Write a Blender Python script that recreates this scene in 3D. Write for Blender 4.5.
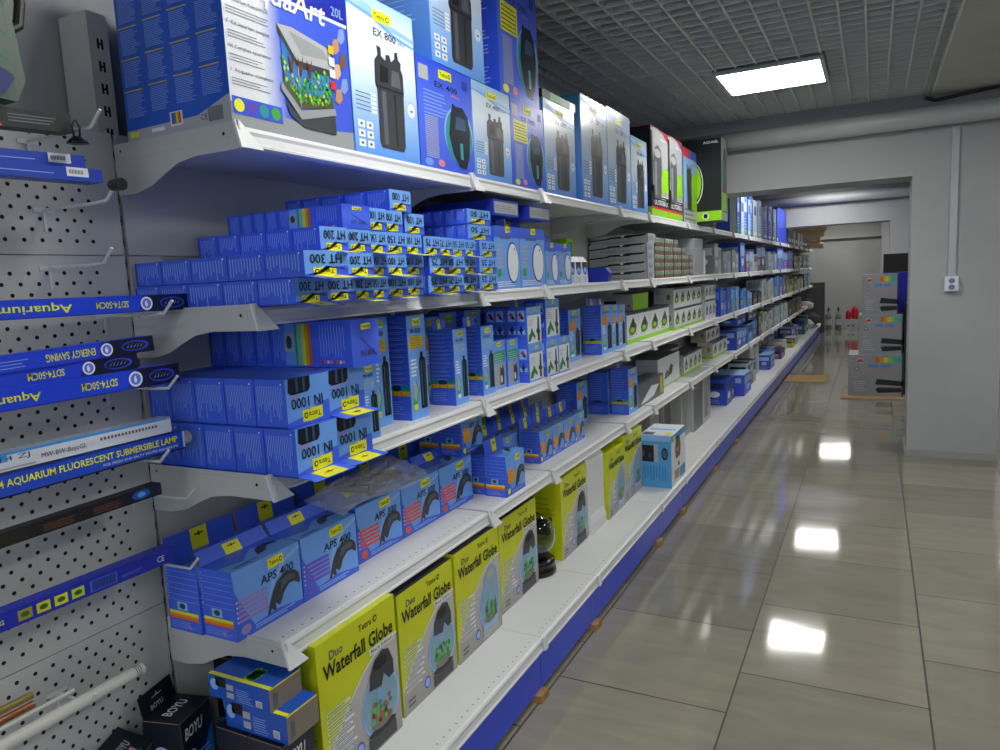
import bpy, bmesh, math, random
from mathutils import Vector, Matrix
for o in list(bpy.data.objects): bpy.data.objects.remove(o)
random.seed(7)
SC = bpy.context.scene
COL = SC.collection
# ------------------------------------------------------------------ camera
cam_d = bpy.data.cameras.new('camera'); cam = bpy.data.objects.new('camera', cam_d); COL.objects.link(cam)
cam_d.sensor_width = 36; cam_d.lens = 724 / 1000 * 36; cam_d.clip_start = .02
R3 = ((0.88930997, 0.01512864, -0.45705459), (0.45468109, -0.13616118, 0.88018478), (-0.0489171, -0.99057118, -0.1279682))
m4 = Matrix.Identity(4)
for i in range(3):
    m4[i][0] = R3[i][0]; m4[i][1] = -R3[i][1]; m4[i][2] = -R3[i][2]
m4[2][3] = 1.446
cam.matrix_world = m4
SC.camera = cam
# ------------------------------------------------------------------ view, world
SC.view_settings.view_transform = 'Standard'; SC.view_settings.look = 'None'
SC.view_settings.gamma = 1; SC.view_settings.use_curve_mapping = False
SC.view_settings.exposure = .42
w = bpy.data.worlds.new('world'); SC.world = w; w.use_nodes = True
w.node_tree.nodes['Background'].inputs[0].default_value = (.75, .8, 1, 1)
w.node_tree.nodes['Background'].inputs[1].default_value = .25
PANEL_STRENGTH = 17.0
LIGHTS = [(-.565, 4.86), (-.70, 8.1), (-.70, 11.35), (-.70, 17.1), (-.55, 1.6), (1.5, 1.6), (1.5, -1.6), (-.4, -1.6), (1.5, 4.0), (1.9, 8.1), (1.9, 11.35), (1.9, 14.6), (1.7, 16.9)]  # right-hand and rear panels are unseen, added for extra light on the shelves

# ------------------------------------------------------------------ materials
MATS = {}
def lin(c):
    c = c.lstrip('#'); v = [int(c[i:i + 2], 16) / 255 for i in (0, 2, 4)]
    return tuple((x / 12.92 if x <= .04045 else ((x + .055) / 1.055) ** 2.4) for x in v) + (1,)
def mat(hexc, rough=.42, metal=0, name=None, emit=0, alpha=1, trans=0, coat=0):
    k = (hexc, rough, metal, name, emit, trans, coat)
    if k in MATS: return MATS[k]
    m = bpy.data.materials.new(name or ('paint_' + hexc.strip('#'))); m.use_nodes = True
    b = m.node_tree.nodes['Principled BSDF']
    b.inputs['Base Color'].default_value = lin(hexc); b.inputs['Roughness'].default_value = rough
    b.inputs['Metallic'].default_value = metal
    if coat: b.inputs['Coat Weight'].default_value = coat; b.inputs['Coat Roughness'].default_value = .08
    if trans: b.inputs['Transmission Weight'].default_value = trans
    if emit: b.inputs['Emission Color'].default_value = lin(hexc); b.inputs['Emission Strength'].default_value = emit
    MATS[k] = m; return m
def ramp_mat(name, stops, rough=.4, axis='Z'):
    if name in MATS: return MATS[name]
    m = bpy.data.materials.new(name); m.use_nodes = True; nt = m.node_tree; b = nt.nodes['Principled BSDF']
    tc = nt.nodes.new('ShaderNodeTexCoord'); sp = nt.nodes.new('ShaderNodeSeparateXYZ'); r = nt.nodes.new('ShaderNodeValToRGB')
    nt.links.new(tc.outputs['Generated'], sp.inputs[0]); nt.links.new(sp.outputs[axis], r.inputs[0])
    e = r.color_ramp.elements
    e[0].position = stops[0][0]; e[0].color = lin(stops[0][1]); e[1].position = stops[-1][0]; e[1].color = lin(stops[-1][1])
    for p, c in stops[1:-1]: x = e.new(p); x.color = lin(c)
    nt.links.new(r.outputs[0], b.inputs['Base Color']); b.inputs['Roughness'].default_value = rough
    MATS[name] = m; return m
def noise_mat(name, c1, c2, scale, rough=.6, bump=0, metal=0, detail=4, dist=.02):
    if name in MATS: return MATS[name]
    m = bpy.data.materials.new(name); m.use_nodes = True; nt = m.node_tree; b = nt.nodes['Principled BSDF']
    tc = nt.nodes.new('ShaderNodeTexCoord'); n = nt.nodes.new('ShaderNodeTexNoise'); r = nt.nodes.new('ShaderNodeValToRGB')
    n.inputs['Scale'].default_value = scale; n.inputs['Detail'].default_value = detail
    nt.links.new(tc.outputs['Object'], n.inputs['Vector']); nt.links.new(n.outputs['Fac'], r.inputs[0])
    r.color_ramp.elements[0].position = .3; r.color_ramp.elements[0].color = lin(c1)
    r.color_ramp.elements[1].position = .7; r.color_ramp.elements[1].color = lin(c2)
    nt.links.new(r.outputs[0], b.inputs['Base Color']); b.inputs['Roughness'].default_value = rough; b.inputs['Metallic'].default_value = metal
    if bump:
        bp = nt.nodes.new('ShaderNodeBump'); bp.inputs['Strength'].default_value = bump; bp.inputs['Distance'].default_value = dist
        nt.links.new(n.outputs['Fac'], bp.inputs['Height']); nt.links.new(bp.outputs[0], b.inputs['Normal'])
    MATS[name] = m; return m
WHITE = noise_mat('white_powder_coated_steel', '#cfd1d2', '#d6d8d9', 3, .38)
CREAM = noise_mat('cream_coated_steel', '#b4b5b0', '#bdbeb9', 3, .45)
WALL = noise_mat('white_plaster', '#999c9d', '#a5a7a7', 1.6, .75, .15)
DARKHOLE = mat('#101113', .9, name='dark_hole')
BLUE = mat('#3c62de', .36, name='carton_blue')
BLUE2 = mat('#2c4fcc', .36, name='carton_deep_blue')
BLUED = mat('#1d35a8', .4, name='carton_dark_blue')
LBLUE = mat('#6ba2ee', .36, name='carton_light_blue')
PBLUE = mat('#8db8f0', .36, name='carton_pale_blue')
INK = mat('#0c0d12', .4, name='print_black')
INKG = mat('#33373d', .35, name='print_charcoal')
INKM = mat('#565b62', .35, name='print_mid_grey')
PW = mat('#dfe4ea', .38, name='print_white')
PG = mat('#a9acae', .38, name='print_grey')
YEL = mat('#e2e21c', .4, name='print_yellow')
YELD = mat('#c9b010', .4, name='print_ochre')
ORG = mat('#e0612e', .4, name='print_orange')
RED = mat('#c82430', .4, name='print_red')
PINK = mat('#d77a98', .4, name='print_pink')
GRN = mat('#3aa53c', .4, name='print_green')
LIME = mat('#8fd00f', .4, name='print_lime')
TEAL = mat('#1d8f92', .4, name='print_teal')
TXT = mat('#8fb0f0', .4, name='print_small_text_blue')
PURP = mat('#5a3fb4', .4, name='print_purple')
KRAFT = noise_mat('brown_cardboard', '#8d7350', '#a58a62', 30, .8)
SIL = mat('#8f9496', .35, name='print_silver')

# ------------------------------------------------------------------ mesh builder
FONT_CACHE = {}
def glyphs(s, bold=0):
    k = (s, bold)
    if k in FONT_CACHE: return FONT_CACHE[k]
    cu = bpy.data.curves.new('t', 'FONT'); cu.body = s; cu.size = 1; cu.offset = bold; cu.resolution_u = 2; cu.fill_mode = 'FRONT'
    ob = bpy.data.objects.new('t', cu); COL.objects.link(ob)
    dg = bpy.context.evaluated_depsgraph_get(); dg.update()
    me = ob.evaluated_get(dg).to_mesh()
    vs = [(v.co.x, v.co.y) for v in me.vertices]; fs = [tuple(p.vertices) for p in me.polygons]
    ob.evaluated_get(dg).to_mesh_clear(); bpy.data.objects.remove(ob); bpy.data.curves.remove(cu)
    if vs:
        x0 = min(v[0] for v in vs); x1 = max(v[0] for v in vs); y0 = min(v[1] for v in vs); y1 = max(v[1] for v in vs)
    else: x0 = x1 = y0 = y1 = 0
    FONT_CACHE[k] = (vs, fs, x0, y0, max(x1 - x0, 1e-4), max(y1 - y0, 1e-4)); return FONT_CACHE[k]

class Fr:                                   # a printable face: origin, u to the right, v up, n outwards
    def __init__(s, o, u, v, n=None):
        s.o = Vector(o); s.u = Vector(u).normalized(); s.v = Vector(v).normalized(); s.n = Vector(n) if n else s.u.cross(s.v)
    def p(s, a, b, l=0): return s.o + s.u * a + s.v * b + s.n * l
class MB:
    def __init__(s): s.v = []; s.f = []; s.m = []; s.ml = []; s.lift = {}
    def mi(s, m):
        if m not in s.ml: s.ml.append(m)
        return s.ml.index(m)
    def add(s, vs, fs, m):
        b = len(s.v); s.v += [tuple(v) for v in vs]; k = s.mi(m)
        for f in fs: s.f.append(tuple(b + i for i in f)); s.m.append(k)
    def box(s, x0, y0, z0, x1, y1, z1, m):
        s.add([(x0, y0, z0), (x1, y0, z0), (x1, y1, z0), (x0, y1, z0), (x0, y0, z1), (x1, y0, z1), (x1, y1, z1), (x0, y1, z1)],
              [(0, 3, 2, 1), (4, 5, 6, 7), (0, 1, 5, 4), (1, 2, 6, 5), (2, 3, 7, 6), (3, 0, 4, 7)], m)
    def poly3(s, pts, m): s.add(pts, [tuple(range(len(pts)))], m)
    def prism(s, pts, d, m):                # pts: closed 3D outline, d: extrusion vector
        n = len(pts); d = Vector(d); P = [Vector(p) for p in pts]
        s.add(P + [p + d for p in P], [tuple(range(n - 1, -1, -1)), tuple(range(n, 2 * n))] + [(i, (i + 1) % n, n + (i + 1) % n, n + i) for i in range(n)], m)
    def tube(s, pts, r, m, n=10):
        P = [Vector(p) for p in pts]; rings = []
        rr = r if isinstance(r, (list, tuple)) else [r] * len(P)
        prev = None
        for i, p in enumerate(P):
            d = (P[min(i + 1, len(P) - 1)] - P[max(i - 1, 0)]).normalized()
            a = prev if prev and abs(prev.dot(d)) < .95 else (Vector((0, 0, 1)) if abs(d.z) < .9 else Vector((1, 0, 0)))
            a = (a - d * a.dot(d)).normalized(); b = d.cross(a); prev = a
            rings.append([p + (a * math.cos(2 * math.pi * k / n) + b * math.sin(2 * math.pi * k / n)) * rr[i] for k in range(n)])
        vs = [v for r_ in rings for v in r_]; fs = []
        for i in range(len(P) - 1):
            for k in range(n): fs.append((i * n + k, i * n + (k + 1) % n, (i + 1) * n + (k + 1) % n, (i + 1) * n + k))
        fs.append(tuple(range(n - 1, -1, -1))); fs.append(tuple((len(P) - 1) * n + k for k in range(n)))
        s.add(vs, fs, m)
    def lathe(s, prof, c, m, n=32):
        vs = []; fs = []; k = len(prof)
        for i in range(n):
            a = 2 * math.pi * i / n
            for r, z in prof: vs.append((c[0] + r * math.cos(a), c[1] + r * math.sin(a), c[2] + z))
        for i in range(n):
            j = (i + 1) % n
            for t in range(k - 1): fs.append((i * k + t, j * k + t, j * k + t + 1, i * k + t + 1))
        fs.append(tuple(i * k for i in range(n))[::-1]); fs.append(tuple(i * k + k - 1 for i in range(n)))
        s.add(vs, fs, m)
    # ---- printing on a frame; every print sits a hair above the last
    def rect(s, F, u0, v0, u1, v1, m, l=1): s.poly3([F.p(u0, v0, l * .0004), F.p(u1, v0, l * .0004), F.p(u1, v1, l * .0004), F.p(u0, v1, l * .0004)], m)
    def pg(s, F, pts, m, l=1, o=(0, 0), sc=(1, 1)): s.poly3([F.p(o[0] + a * sc[0], o[1] + b * sc[1], l * .0004) for a, b in pts], m)
    def ell(s, F, cu, cv, ru, rv, m, l=1, n=20, a0=0, a1=2 * math.pi):
        s.poly3([F.p(cu + ru * math.cos(a0 + (a1 - a0) * i / n), cv + rv * math.sin(a0 + (a1 - a0) * i / n), l * .0004) for i in range(n)], m)
    def text(s, F, t, u, v, h, m, w=None, bold=.0, l=3, flip=False, slant=0, cen=False):
        vs, fs, x0, y0, W, Hh = glyphs(t, bold)
        sc = h / Hh; sx = (w / W) if w else sc
        if cen: u = u - W * sx / 2
        out = []
        for a, b in vs:
            a2 = (a - x0) * sx; b2 = (b - y0) * sc; a2 += slant * b2
            if flip: a2, b2 = W * sx - a2, h - b2
            out.append(F.p(u + a2, v + b2, l * .0004))
        s.add(out, fs, m)
    def lines(s, F, u0, v0, u1, v1, m, n, th=.45, l=2, vert=False, rag=.35):
        for i in range(n):
            if vert:
                a = u0 + (u1 - u0) * i / n; st = (u1 - u0) / n * th
                k = v1 - (v1 - v0) * random.uniform(1 - rag, 1); s.rect(F, a, k, a + st, v1, m, l)
            else:
                a = v0 + (v1 - v0) * i / n; st = (v1 - v0) / n * th
                s.rect(F, u0, a, u0 + (u1 - u0) * random.uniform(1 - rag, 1), a + st, m, l)
    def build(s, name, parent=None, smooth=False, loc=None, yaw=0):
        me = bpy.data.meshes.new(name); me.from_pydata(s.v, [], s.f)
        for m in s.ml: me.materials.append(m)
        me.polygons.foreach_set('material_index', s.m)
        if smooth: me.polygons.foreach_set('use_smooth', [True] * len(s.f))
        me.update()
        o = bpy.data.objects.new(name, me); COL.objects.link(o)
        if parent: o.parent = parent
        if loc: o.location = loc
        if yaw: o.rotation_euler.z = yaw
        return o
def tag(o, label, cat, group=None):
    o['label'] = label; o['category'] = cat
    if group: o['group'] = group
    return o
def empty(name, loc, label=None, cat=None, group=None, yaw=0):
    o = bpy.data.objects.new(name, None); COL.objects.link(o); o.location = loc; o.rotation_euler.z = yaw; o.empty_display_size = .05
    if label: tag(o, label, cat, group)
    return o
def struct(o): o['kind'] = 'structure'; return o
def dup(root, loc, yaw=0, label=None, group=None):
    r = root.copy(); COL.objects.link(r); r.location = loc; r.rotation_euler.z = yaw
    if label: r['label'] = label
    if group: r['group'] = group
    for ch in list(root.children):
        c = ch.copy(); COL.objects.link(c); c.parent = r
        for g in list(ch.children):
            d = g.copy(); COL.objects.link(d); d.parent = c
    return r
ORD = ['first', 'second', 'third', 'fourth', 'fifth', 'sixth', 'seventh', 'eighth', 'ninth', 'tenth', 'eleventh', 'twelfth', 'thirteenth', 'fourteenth', 'fifteenth', 'sixteenth', 'seventeenth', 'eighteenth', 'nineteenth', 'twentieth']

# ------------------------------------------------------------------ dimensions
XB = -1.58                      # back panel plane
XF = -1.19                      # front of the shelves
XK = -1.0                       # front of the base shelf
S1, S2, S3, S4, S5 = 1.80, 1.418, 1.04, .645, .215
CEIL = 2.6
J = [1.15, 2.155, 2.72, 3.74, 4.30, 5.30, 6.25, 7.2, 8.15, 9.1, 10.1, 11.1, 12.1, 13.1, 14.1, 15.1, 16.1, 17.1]
YEND = 18.4
# ================================================================== SETTING
def floor():
    b = MB(); m = bpy.data.materials.new('polished_stone_tiles'); m.use_nodes = True; nt = m.node_tree; p = nt.nodes['Principled BSDF']
    tc = nt.nodes.new('ShaderNodeTexCoord'); mp = nt.nodes.new('ShaderNodeMapping'); sp = nt.nodes.new('ShaderNodeSeparateXYZ'); cb = nt.nodes.new('ShaderNodeCombineXYZ')
    nt.links.new(tc.outputs['Object'], sp.inputs[0]); nt.links.new(sp.outputs['Y'], cb.inputs['X']); nt.links.new(sp.outputs['X'], cb.inputs['Y'])
    nt.links.new(cb.outputs[0], mp.inputs['Vector']); mp.inputs['Location'].default_value = (.44, 1.005 + .594 * 4, 0)
    br = nt.nodes.new('ShaderNodeTexBrick'); br.offset = .45; br.offset_frequency = 2; br.squash = 1
    br.inputs['Scale'].default_value = 1; br.inputs['Brick Width'].default_value = .6; br.inputs['Row Height'].default_value = .594
    br.inputs['Mortar Size'].default_value = .0034; br.inputs['Mortar Smooth'].default_value = .2; br.inputs['Bias'].default_value = -.2
    br.inputs['Color1'].default_value = lin('#8c887a'); br.inputs['Color2'].default_value = lin('#77746a'); br.inputs['Mortar'].default_value = lin('#1e1c18')
    nt.links.new(mp.outputs[0], br.inputs['Vector'])
    n = nt.nodes.new('ShaderNodeTexNoise'); n.inputs['Scale'].default_value = 5; n.inputs['Detail'].default_value = 6; n.inputs['Distortion'].default_value = 1.2
    mp2 = nt.nodes.new('ShaderNodeMapping'); mp2.inputs['Scale'].default_value = (.5, 1.6, 1); nt.links.new(tc.outputs['Object'], mp2.inputs[0]); nt.links.new(mp2.outputs[0], n.inputs['Vector'])
    mx = nt.nodes.new('ShaderNodeMixRGB'); mx.blend_type = 'OVERLAY'; mx.inputs[0].default_value = .22
    nt.links.new(br.outputs['Color'], mx.inputs[1]); nt.links.new(n.outputs['Fac'], mx.inputs[2]); nt.links.new(mx.outputs[0], p.inputs['Base Color'])
    rr = nt.nodes.new('ShaderNodeMath'); rr.operation = 'MULTIPLY_ADD'; rr.inputs[1].default_value = .5; rr.inputs[2].default_value = .07
    nt.links.new(br.outputs['Fac'], rr.inputs[0]); nt.links.new(rr.outputs[0], p.inputs['Roughness'])
    n2 = nt.nodes.new('ShaderNodeTexNoise'); n2.inputs['Scale'].default_value = 1.6; nt.links.new(tc.outputs['Object'], n2.inputs['Vector'])
    bp = nt.nodes.new('ShaderNodeBump'); bp.inputs['Strength'].default_value = .12; bp.inputs['Distance'].default_value = .02; nt.links.new(n2.outputs['Fac'], bp.inputs['Height'])
    nt.links.new(bp.outputs[0], p.inputs['Normal'])
    p.inputs['IOR'].default_value = 1.6
    b.box(-1.75, -3.2, -.1, 3.6, YEND + .3, 0, m); struct(b.build('floor'))
floor()
b = MB(); b.box(-1.85, -3.2, 0, -1.70, YEND + .3, 2.9, WALL); struct(b.build('wall_left'))
b = MB(); b.box(3.5, -3.2, 0, 3.6, YEND + .3, 2.9, WALL); struct(b.build('wall_right'))
b = MB(); b.box(-1.75, -3.3, 0, 3.6, -3.2, .85, WALL); b.box(-1.75, -3.3, 2.35, 3.6, -3.2, 2.9, WALL); b.box(-1.75, -3.3, .85, -1.3, -3.2, 2.35, WALL); b.box(3.1, -3.3, .85, 3.6, -3.2, 2.35, WALL); struct(b.build('wall_near'))
# added glowing window behind the viewpoint: unseen, put in to brighten the shelf fronts
b = MB(); b.box(-1.3, -3.29, .85, 3.1, -3.28, 2.35, mat('#cfe0ff', .5, name='added_window_glow', emit=1.5))
for xx in (-1.3, .15, 1.6, 3.06): b.box(xx, -3.275, .85, xx + .04, -3.2, 2.35, mat('#c9cbcc', .4, name='fill_window_frame_white'))
for zz in (.85, 2.31): b.box(-1.3, -3.275, zz, 3.1, -3.2, zz + .04, mat('#c9cbcc', .4, name='fill_window_frame_white'))
struct(b.build('fill_window_1'))
b = MB(); b.box(-1.75, YEND, 0, 3.6, YEND + .1, 2.9, WALL); b.box(-1.7, YEND - .12, 2.03, .14, YEND, 2.1, WALL); b.box(.14, YEND - .35, 0, .9, YEND, 2.9, WALL); struct(b.build('wall_far'))
def lintel(y, x1, x2, side):
    b = MB(); b.box(-1.70, y, 2.05, 3.5, y + .4, 2.9, WALL); b.box(x1, y, 0, x2, y + .4, 2.05, WALL)
    return struct(b.build('wall_' + side))
lintel(6.1, .235, .80, 'dividing'); lintel(12.1, .2, 1.9, 'dividing_far')
b = MB(); b.box(.225, 6.09, 0, .81, 6.1, .05, noise_mat('grey_skirting', '#8d8e88', '#999a94', 5, .5)); b.box(.225, 6.1, 0, .235, 6.5, .05, noise_mat('grey_skirting', '', '', 5)); struct(b.build('baseboard_pillar'))
# ceilings: plaster right of the grid, dark void with open-cell grid above the aisle
PLAST = noise_mat('ceiling_plaster', '#a7a89f', '#b5b6ae', 2, .8, .1)
b = MB(); b.box(.345, -3.2, 2.585, 3.5, 6.1, 2.9, PLAST); b.box(-1.7, 6.5, 2.62, 3.5, 12.1, 2.9, WALL); b.box(-1.7, 12.5, 2.62, 3.5, YEND, 2.9, WALL)
b.box(-1.7, -3.2, 2.86, .345, 6.1, 2.95, mat('#77797a', .9, name='void_above_grid')); struct(b.build('ceiling'))
def grid():
    b = MB(); g = noise_mat('grey_grid_slats', '#c4c6c4', '#cccecb', 4, .5)
    x0, x1, y0, y1 = -1.70, .345, -3.2, 6.1
    skip = [(a - .305, a + .305, c - .31, c + .31) for a, c in LIGHTS if c < 6 and a < .3]
    def segs(a0, a1, k, axis):
        cuts = []
        for s in skip:
            lo, hi = (s[0], s[1]) if axis == 'x' else (s[2], s[3])
            if lo < k < hi: cuts.append((s[2], s[3]) if axis == 'x' else (s[0], s[1]))
        cuts.sort(); out = []; a = a0
        for c in cuts:
            if c[0] > a: out.append((a, c[0]))
            a = c[1]
        if a < a1: out.append((a, a1))
        return out
    k = x1 - .06
    while k > x0:
        for a, c in segs(y0, y1, k, 'x'): b.box(k - .005, a, CEIL, k + .005, c, CEIL + .036, g)
        k -= .1125
    k = y1 - .03
    while k > y0:
        for a, c in segs(x0, x1, k, 'y'): b.box(a, k - .004, CEIL + .001, c, k + .004, CEIL + .034, g)
        k -= .0925
    b.box(x1 - .012, y0, CEIL - .015, x1, y1, CEIL + .05, g); b.box(x0, y0, CEIL - .01, x0 + .02, y1, CEIL + .05, g)
    return b.build('ceiling_grid')
gr = grid(); gr['kind'] = 'structure'
EMIT = mat('#fffdf8', .5, name='lit_diffuser', emit=PANEL_STRENGTH)
FRM = mat('#b9bcbd', .4, name='white_lamp_frame')
lwhere = ['over the aisle in front of the lintel wall', 'over the aisle past the lintel wall', 'over the aisle before the second lintel', 'over the aisle by the end wall',
          'overhead near the first shelves', 'added unseen over the right-hand floor beside the viewpoint', 'added unseen behind the viewpoint on the right', 'added unseen behind the viewpoint over the aisle', 'added unseen over the right-hand floor before the pillar', 'added unseen right of the aisle past the pillar', 'added unseen right of the aisle before the second lintel', 'added unseen right of the aisle in the far room', 'added unseen right of the aisle near the end wall']
for i, (x, y) in enumerate(LIGHTS):
    zc = CEIL - .02 if y < 6 and x < .3 else (2.56 if y < 6 else 2.595)
    t = empty('ceiling_light', (x, y, zc), 'square white lit ceiling panel ' + lwhere[i], 'ceiling light', 'square ceiling light panels')
    b = MB()
    for q in ((-.3, -.3, .3, -.278), (-.3, .278, .3, .3), (-.3, -.278, -.278, .278), (.278, -.278, .3, .278)): b.box(q[0], q[1], 0, q[2], q[3], .025, FRM)
    b.box(-.3, -.3, .018, .3, .3, .0245, FRM); b.build('frame', t)
    b = MB(); b.box(-.278, -.278, .004, .278, .278, .017, EMIT); b.build('diffuser', t)
# white duct pipes along the lintels, cable conduit and socket
PIPE = noise_mat('white_pipe', '#a9acac', '#b3b5b5', 2, .35)
for y, lab in ((6.02, 'thick white pipe running below the grid ceiling across the near lintel'), (12.02, 'thick white pipe running across the far lintel')):
    b = MB(); b.tube([(-1.7, y, 2.43), (.9, y, 2.435), (3.49, y, 2.44)], .07, PIPE, 20); o = tag(b.build('pipe', smooth=True), lab, 'pipe', 'white pipes across the lintels')
b = MB(); b.box(.47, 6.083, 1.31, .515, 6.099, 2.36, noise_mat('conduit_white', '#a6a9ab', '#adb0b2', 4, .4)); tag(b.build('cable_conduit'), 'thin white cable conduit running down the pillar to the socket', 'conduit')
t = empty('wall_socket', (.492, 6.098, 1.22), 'white double wall socket at the end of the conduit on the pillar', 'socket')
b = MB(); pw = mat('#d4dae6', .3, name='socket_plastic'); b.box(-.042, -.035, 0, .042, 0, .105, pw); b.box(-.036, -.04, .005, .036, -.035, .1, pw); b.build('housing', t)
b = MB(); F = Fr((0, -.0405, .0), (1, 0, 0), (0, 0, 1))
for zz in (.03, .074):
    b.ell(F, 0, zz, .02, .02, mat('#6d7890', .5), 1); b.ell(F, -.008, zz, .003, .003, INK, 2, 8); b.ell(F, .008, zz, .003, .003, INK, 2, 8)
b.build('outlet', t)
b = MB(); pts = [(.3, 6.07, 2.575), (.36, 6.06, 2.545), (.5, 6.06, 2.56), (.66, 6.06, 2.575), (.78, 6.05, 2.58), (.86, 6.04, 2.66 - .05), (1.3, 6.04, 2.57)]
b.tube(pts, .012, mat('#2a2622', .6, name='old_cable')); tag(b.build('cable'), 'dark cable sagging along the ceiling edge right of the grid', 'cable')
b = MB(); b.tube([(-.0, 6.75, 2.6), (.03, 6.7, 2.52), (.12, 6.7, 2.49), (.22, 6.68, 2.50), (.24, 6.66, 2.52)], .012, mat('#2a2622', .6)); tag(b.build('cable'), 'dark cable hanging under the ceiling just behind the lintel opening', 'cable')

# ================================================================== SHELVING
def bracket_mb():
    b = MB(); D = XB - XF                     # local: x 0 = shelf front, z 0 = shelf top
    out = [(.012, .006), (.016, -.044), (.008, -.052), (-.12, -.052), (-.18, -.06), (-.225, -.078), (-.27, -.1), (-.33, -.112), (-.388, -.112), (-.388, 0.004), (-.2, .004), (.006, .006)]
    b.prism([(x, -.004, z) for x, z in out], (0, .004, 0), CREAM)
    F = Fr((0, -.004, 0), (1, 0, 0), (0, 0, 1)); b.ell(F, -.03, -.013, .0035, .0035, DARKHOLE, 1, 10); b.ell(F, -.365, -.013, .003, .003, DARKHOLE, 1, 10)
    # pressed rib
    b.prism([(-.36, -.0055, -.006), (-.02, -.0055, -.006), (-.012, -.0055, -.012), (-.012, -.0055, -.024), (-.018, -.0055, -.03), (-.36, -.0055, -.034)], (0, .0016, 0), CREAM)
    b.ell(Fr((0, -.0056, 0), (1, 0, 0), (0, 0, 1)), -.03, -.018, .004, .004, DARKHOLE, 1, 10)
    # folded cover that caps the joint of the price rails
    b.prism([(.000, -.008, .007), (.000, .006, .007), (.020, .050, -.052), (.020, -.012, -.052)], (.006, 0, 0), WHITE)
    return b
BR = bracket_mb().build('bracket'); BR_ME = BR.data; bpy.data.objects.remove(BR)
def shelf_board(L, depth):
    b = MB(); prof = [(-depth, 0), (-.010, 0), (-.004, -.003), (-.001, -.010), (-.003, -.018), (-.0005, -.034), (.003, -.037), (.003, -.042), (-.02, -.044), (-.02, -.036), (-.045, -.036), (-.045, -.026), (-depth, -.026)]
    b.prism([(x, .001, z) for x, z in prof], (0, L - .002, 0), WHITE)
    F = Fr((0, 0, 0), (0, 1, 0), (-1, 0, 0)); k = .03
    while k < L - .02: b.ell(F, k, .03, .0022, .0032, DARKHOLE, 1, 8); k += .033
    return b
def kick(L):
    b = MB(); kb = mat('#1a48e0', .3, name='blue_enamel_plinth', coat=.3)
    b.box(-.012, .002, .028, 0, L - .002, .15, kb); b.box(-.03, .002, .14, -.012, L - .002, .15, kb); return b
def post(z0, z1):
    b = MB(); b.box(-.10, -.025, z0, 0, .025, z1, CREAM)
    F = Fr((0, -.025, 0), (0, 1, 0), (0, 0, 1)); z = z0 + .03
    while z < z1 - .03:
        for u in (.019, .029):
            b.rect(F, u, z - .009, u + .006, z + .014, DARKHOLE); 
        b.rect(F, .019, z, .032, z + .005, DARKHOLE); z += .05
    return b
POST_ME = post(0, 2.1).build('p'); pm = POST_ME.data; bpy.data.objects.remove(POST_ME)
POST_ME = post(0, 2.045).build('p'); pm_low = POST_ME.data; bpy.data.objects.remove(POST_ME)
for i in range(len(J) - 1):
    y0, y1 = J[i], J[i + 1]; L = y1 - y0
    t = empty('shelving_unit', (XF, y0, 0), 'white metal shelving bay with blue plinth, ' + ORD[i] + ' bay counted from the pegboard', 'shelving', 'bays of the long white shelving run')
    for z in (S1, S2, S3, S4):
        s = shelf_board(L, .385).build('shelf', t, loc=(0, 0, z))
        br = bpy.data.objects.new('bracket', BR_ME); COL.objects.link(br); br.parent = s
        if i == len(J) - 2:
            br = bpy.data.objects.new('bracket', BR_ME); COL.objects.link(br); br.parent = s; br.location = (0, L, 0)
    s = shelf_board(L, .575).build('base_shelf', t, loc=(XK - XF, 0, S5))
    b = MB(); b.prism([(0, -.012, .003), (0, .012, .003), (.006, .014, -.04), (.006, -.014, -.04)], (.006, 0, 0), WHITE); b.build('bracket', s)
    kick(L).build('kick_panel', t, loc=(XK - XF - .016, 0, 0))
    b = MB(); x = XB - XF
    for za, zb in ((.02, .25), (.252, .686), (.688, 1.119), (1.121, 1.549), (1.551, 1.83)): b.box(x - .012, .006, za, x, L - .006, zb, CREAM)
    b.build('back_panel', t)
    p = bpy.data.objects.new('post', pm_low if y0 in (6.25, 12.1) else pm); COL.objects.link(p); p.parent = t; p.location = (x - .0125, 0, 0)
y0 = J[-1]
b = MB(); b.box(-1.66, y0 + .005, .0, -.93, y0 + .025, 1.09, mat('#54565a', .6, name='grey_end_board')); tag(b.build('end_board'), 'grey upright board closing the far end of the shelving', 'board')
# wooden blocks under the plinth
WOOD = noise_mat('raw_wood', '#8a6a3c', '#a8854f', 14, .7)
for k, y in enumerate((2.13, 2.69, 3.70, 4.26, 5.26, 6.2)):
    b = MB(); b.box(-.045, -.03, 0, .045, .03, .027, WOOD); b.box(-.03, -.02, .0268, .03, .02, .028, WOOD)
    tag(b.build('wooden_block', loc=(-1.035, y, 0)), 'small raw wooden block under the blue plinth, %s along from the near end' % ORD[k], 'block', 'wooden blocks under the plinth')
# pegboard bay
t = empty('pegboard_unit', (XB, -.35, 0), 'grey perforated pegboard panels left of the shelves', 'pegboard')
def pegpanel(z0, z1):
    b = MB(); b.box(-.012, 0, z0, 0, 1.494, z1, CREAM); F = Fr((0, 0, 0), (0, 1, 0), (0, 0, 1)); r = 0; z = z0 + .03
    while z < z1 - .02:
        y = 1.42 - (.019 if r % 2 else 0)
        while y > .75: b.ell(F, y, z, .0046, .0046, DARKHOLE, 1, 9); y -= .038
        z += .0225; r += 1
    return b
for za, zb in ((.252, .686), (.688, 1.119), (1.121, 1.549), (1.551, 1.83)): pegpanel(za, zb).build('perforated_panel', t)
b = MB(); b.box(-.012, 0, .02, 0, 1.494, .25, CREAM); b.build('lower_panel', t)
shelf_board(1.495, .575).build('base_shelf', t, loc=(XK - XB, 0, S5)); kick(1.495).build('kick_panel', t, loc=(XK - XB - .016, 0, 0))
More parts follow.
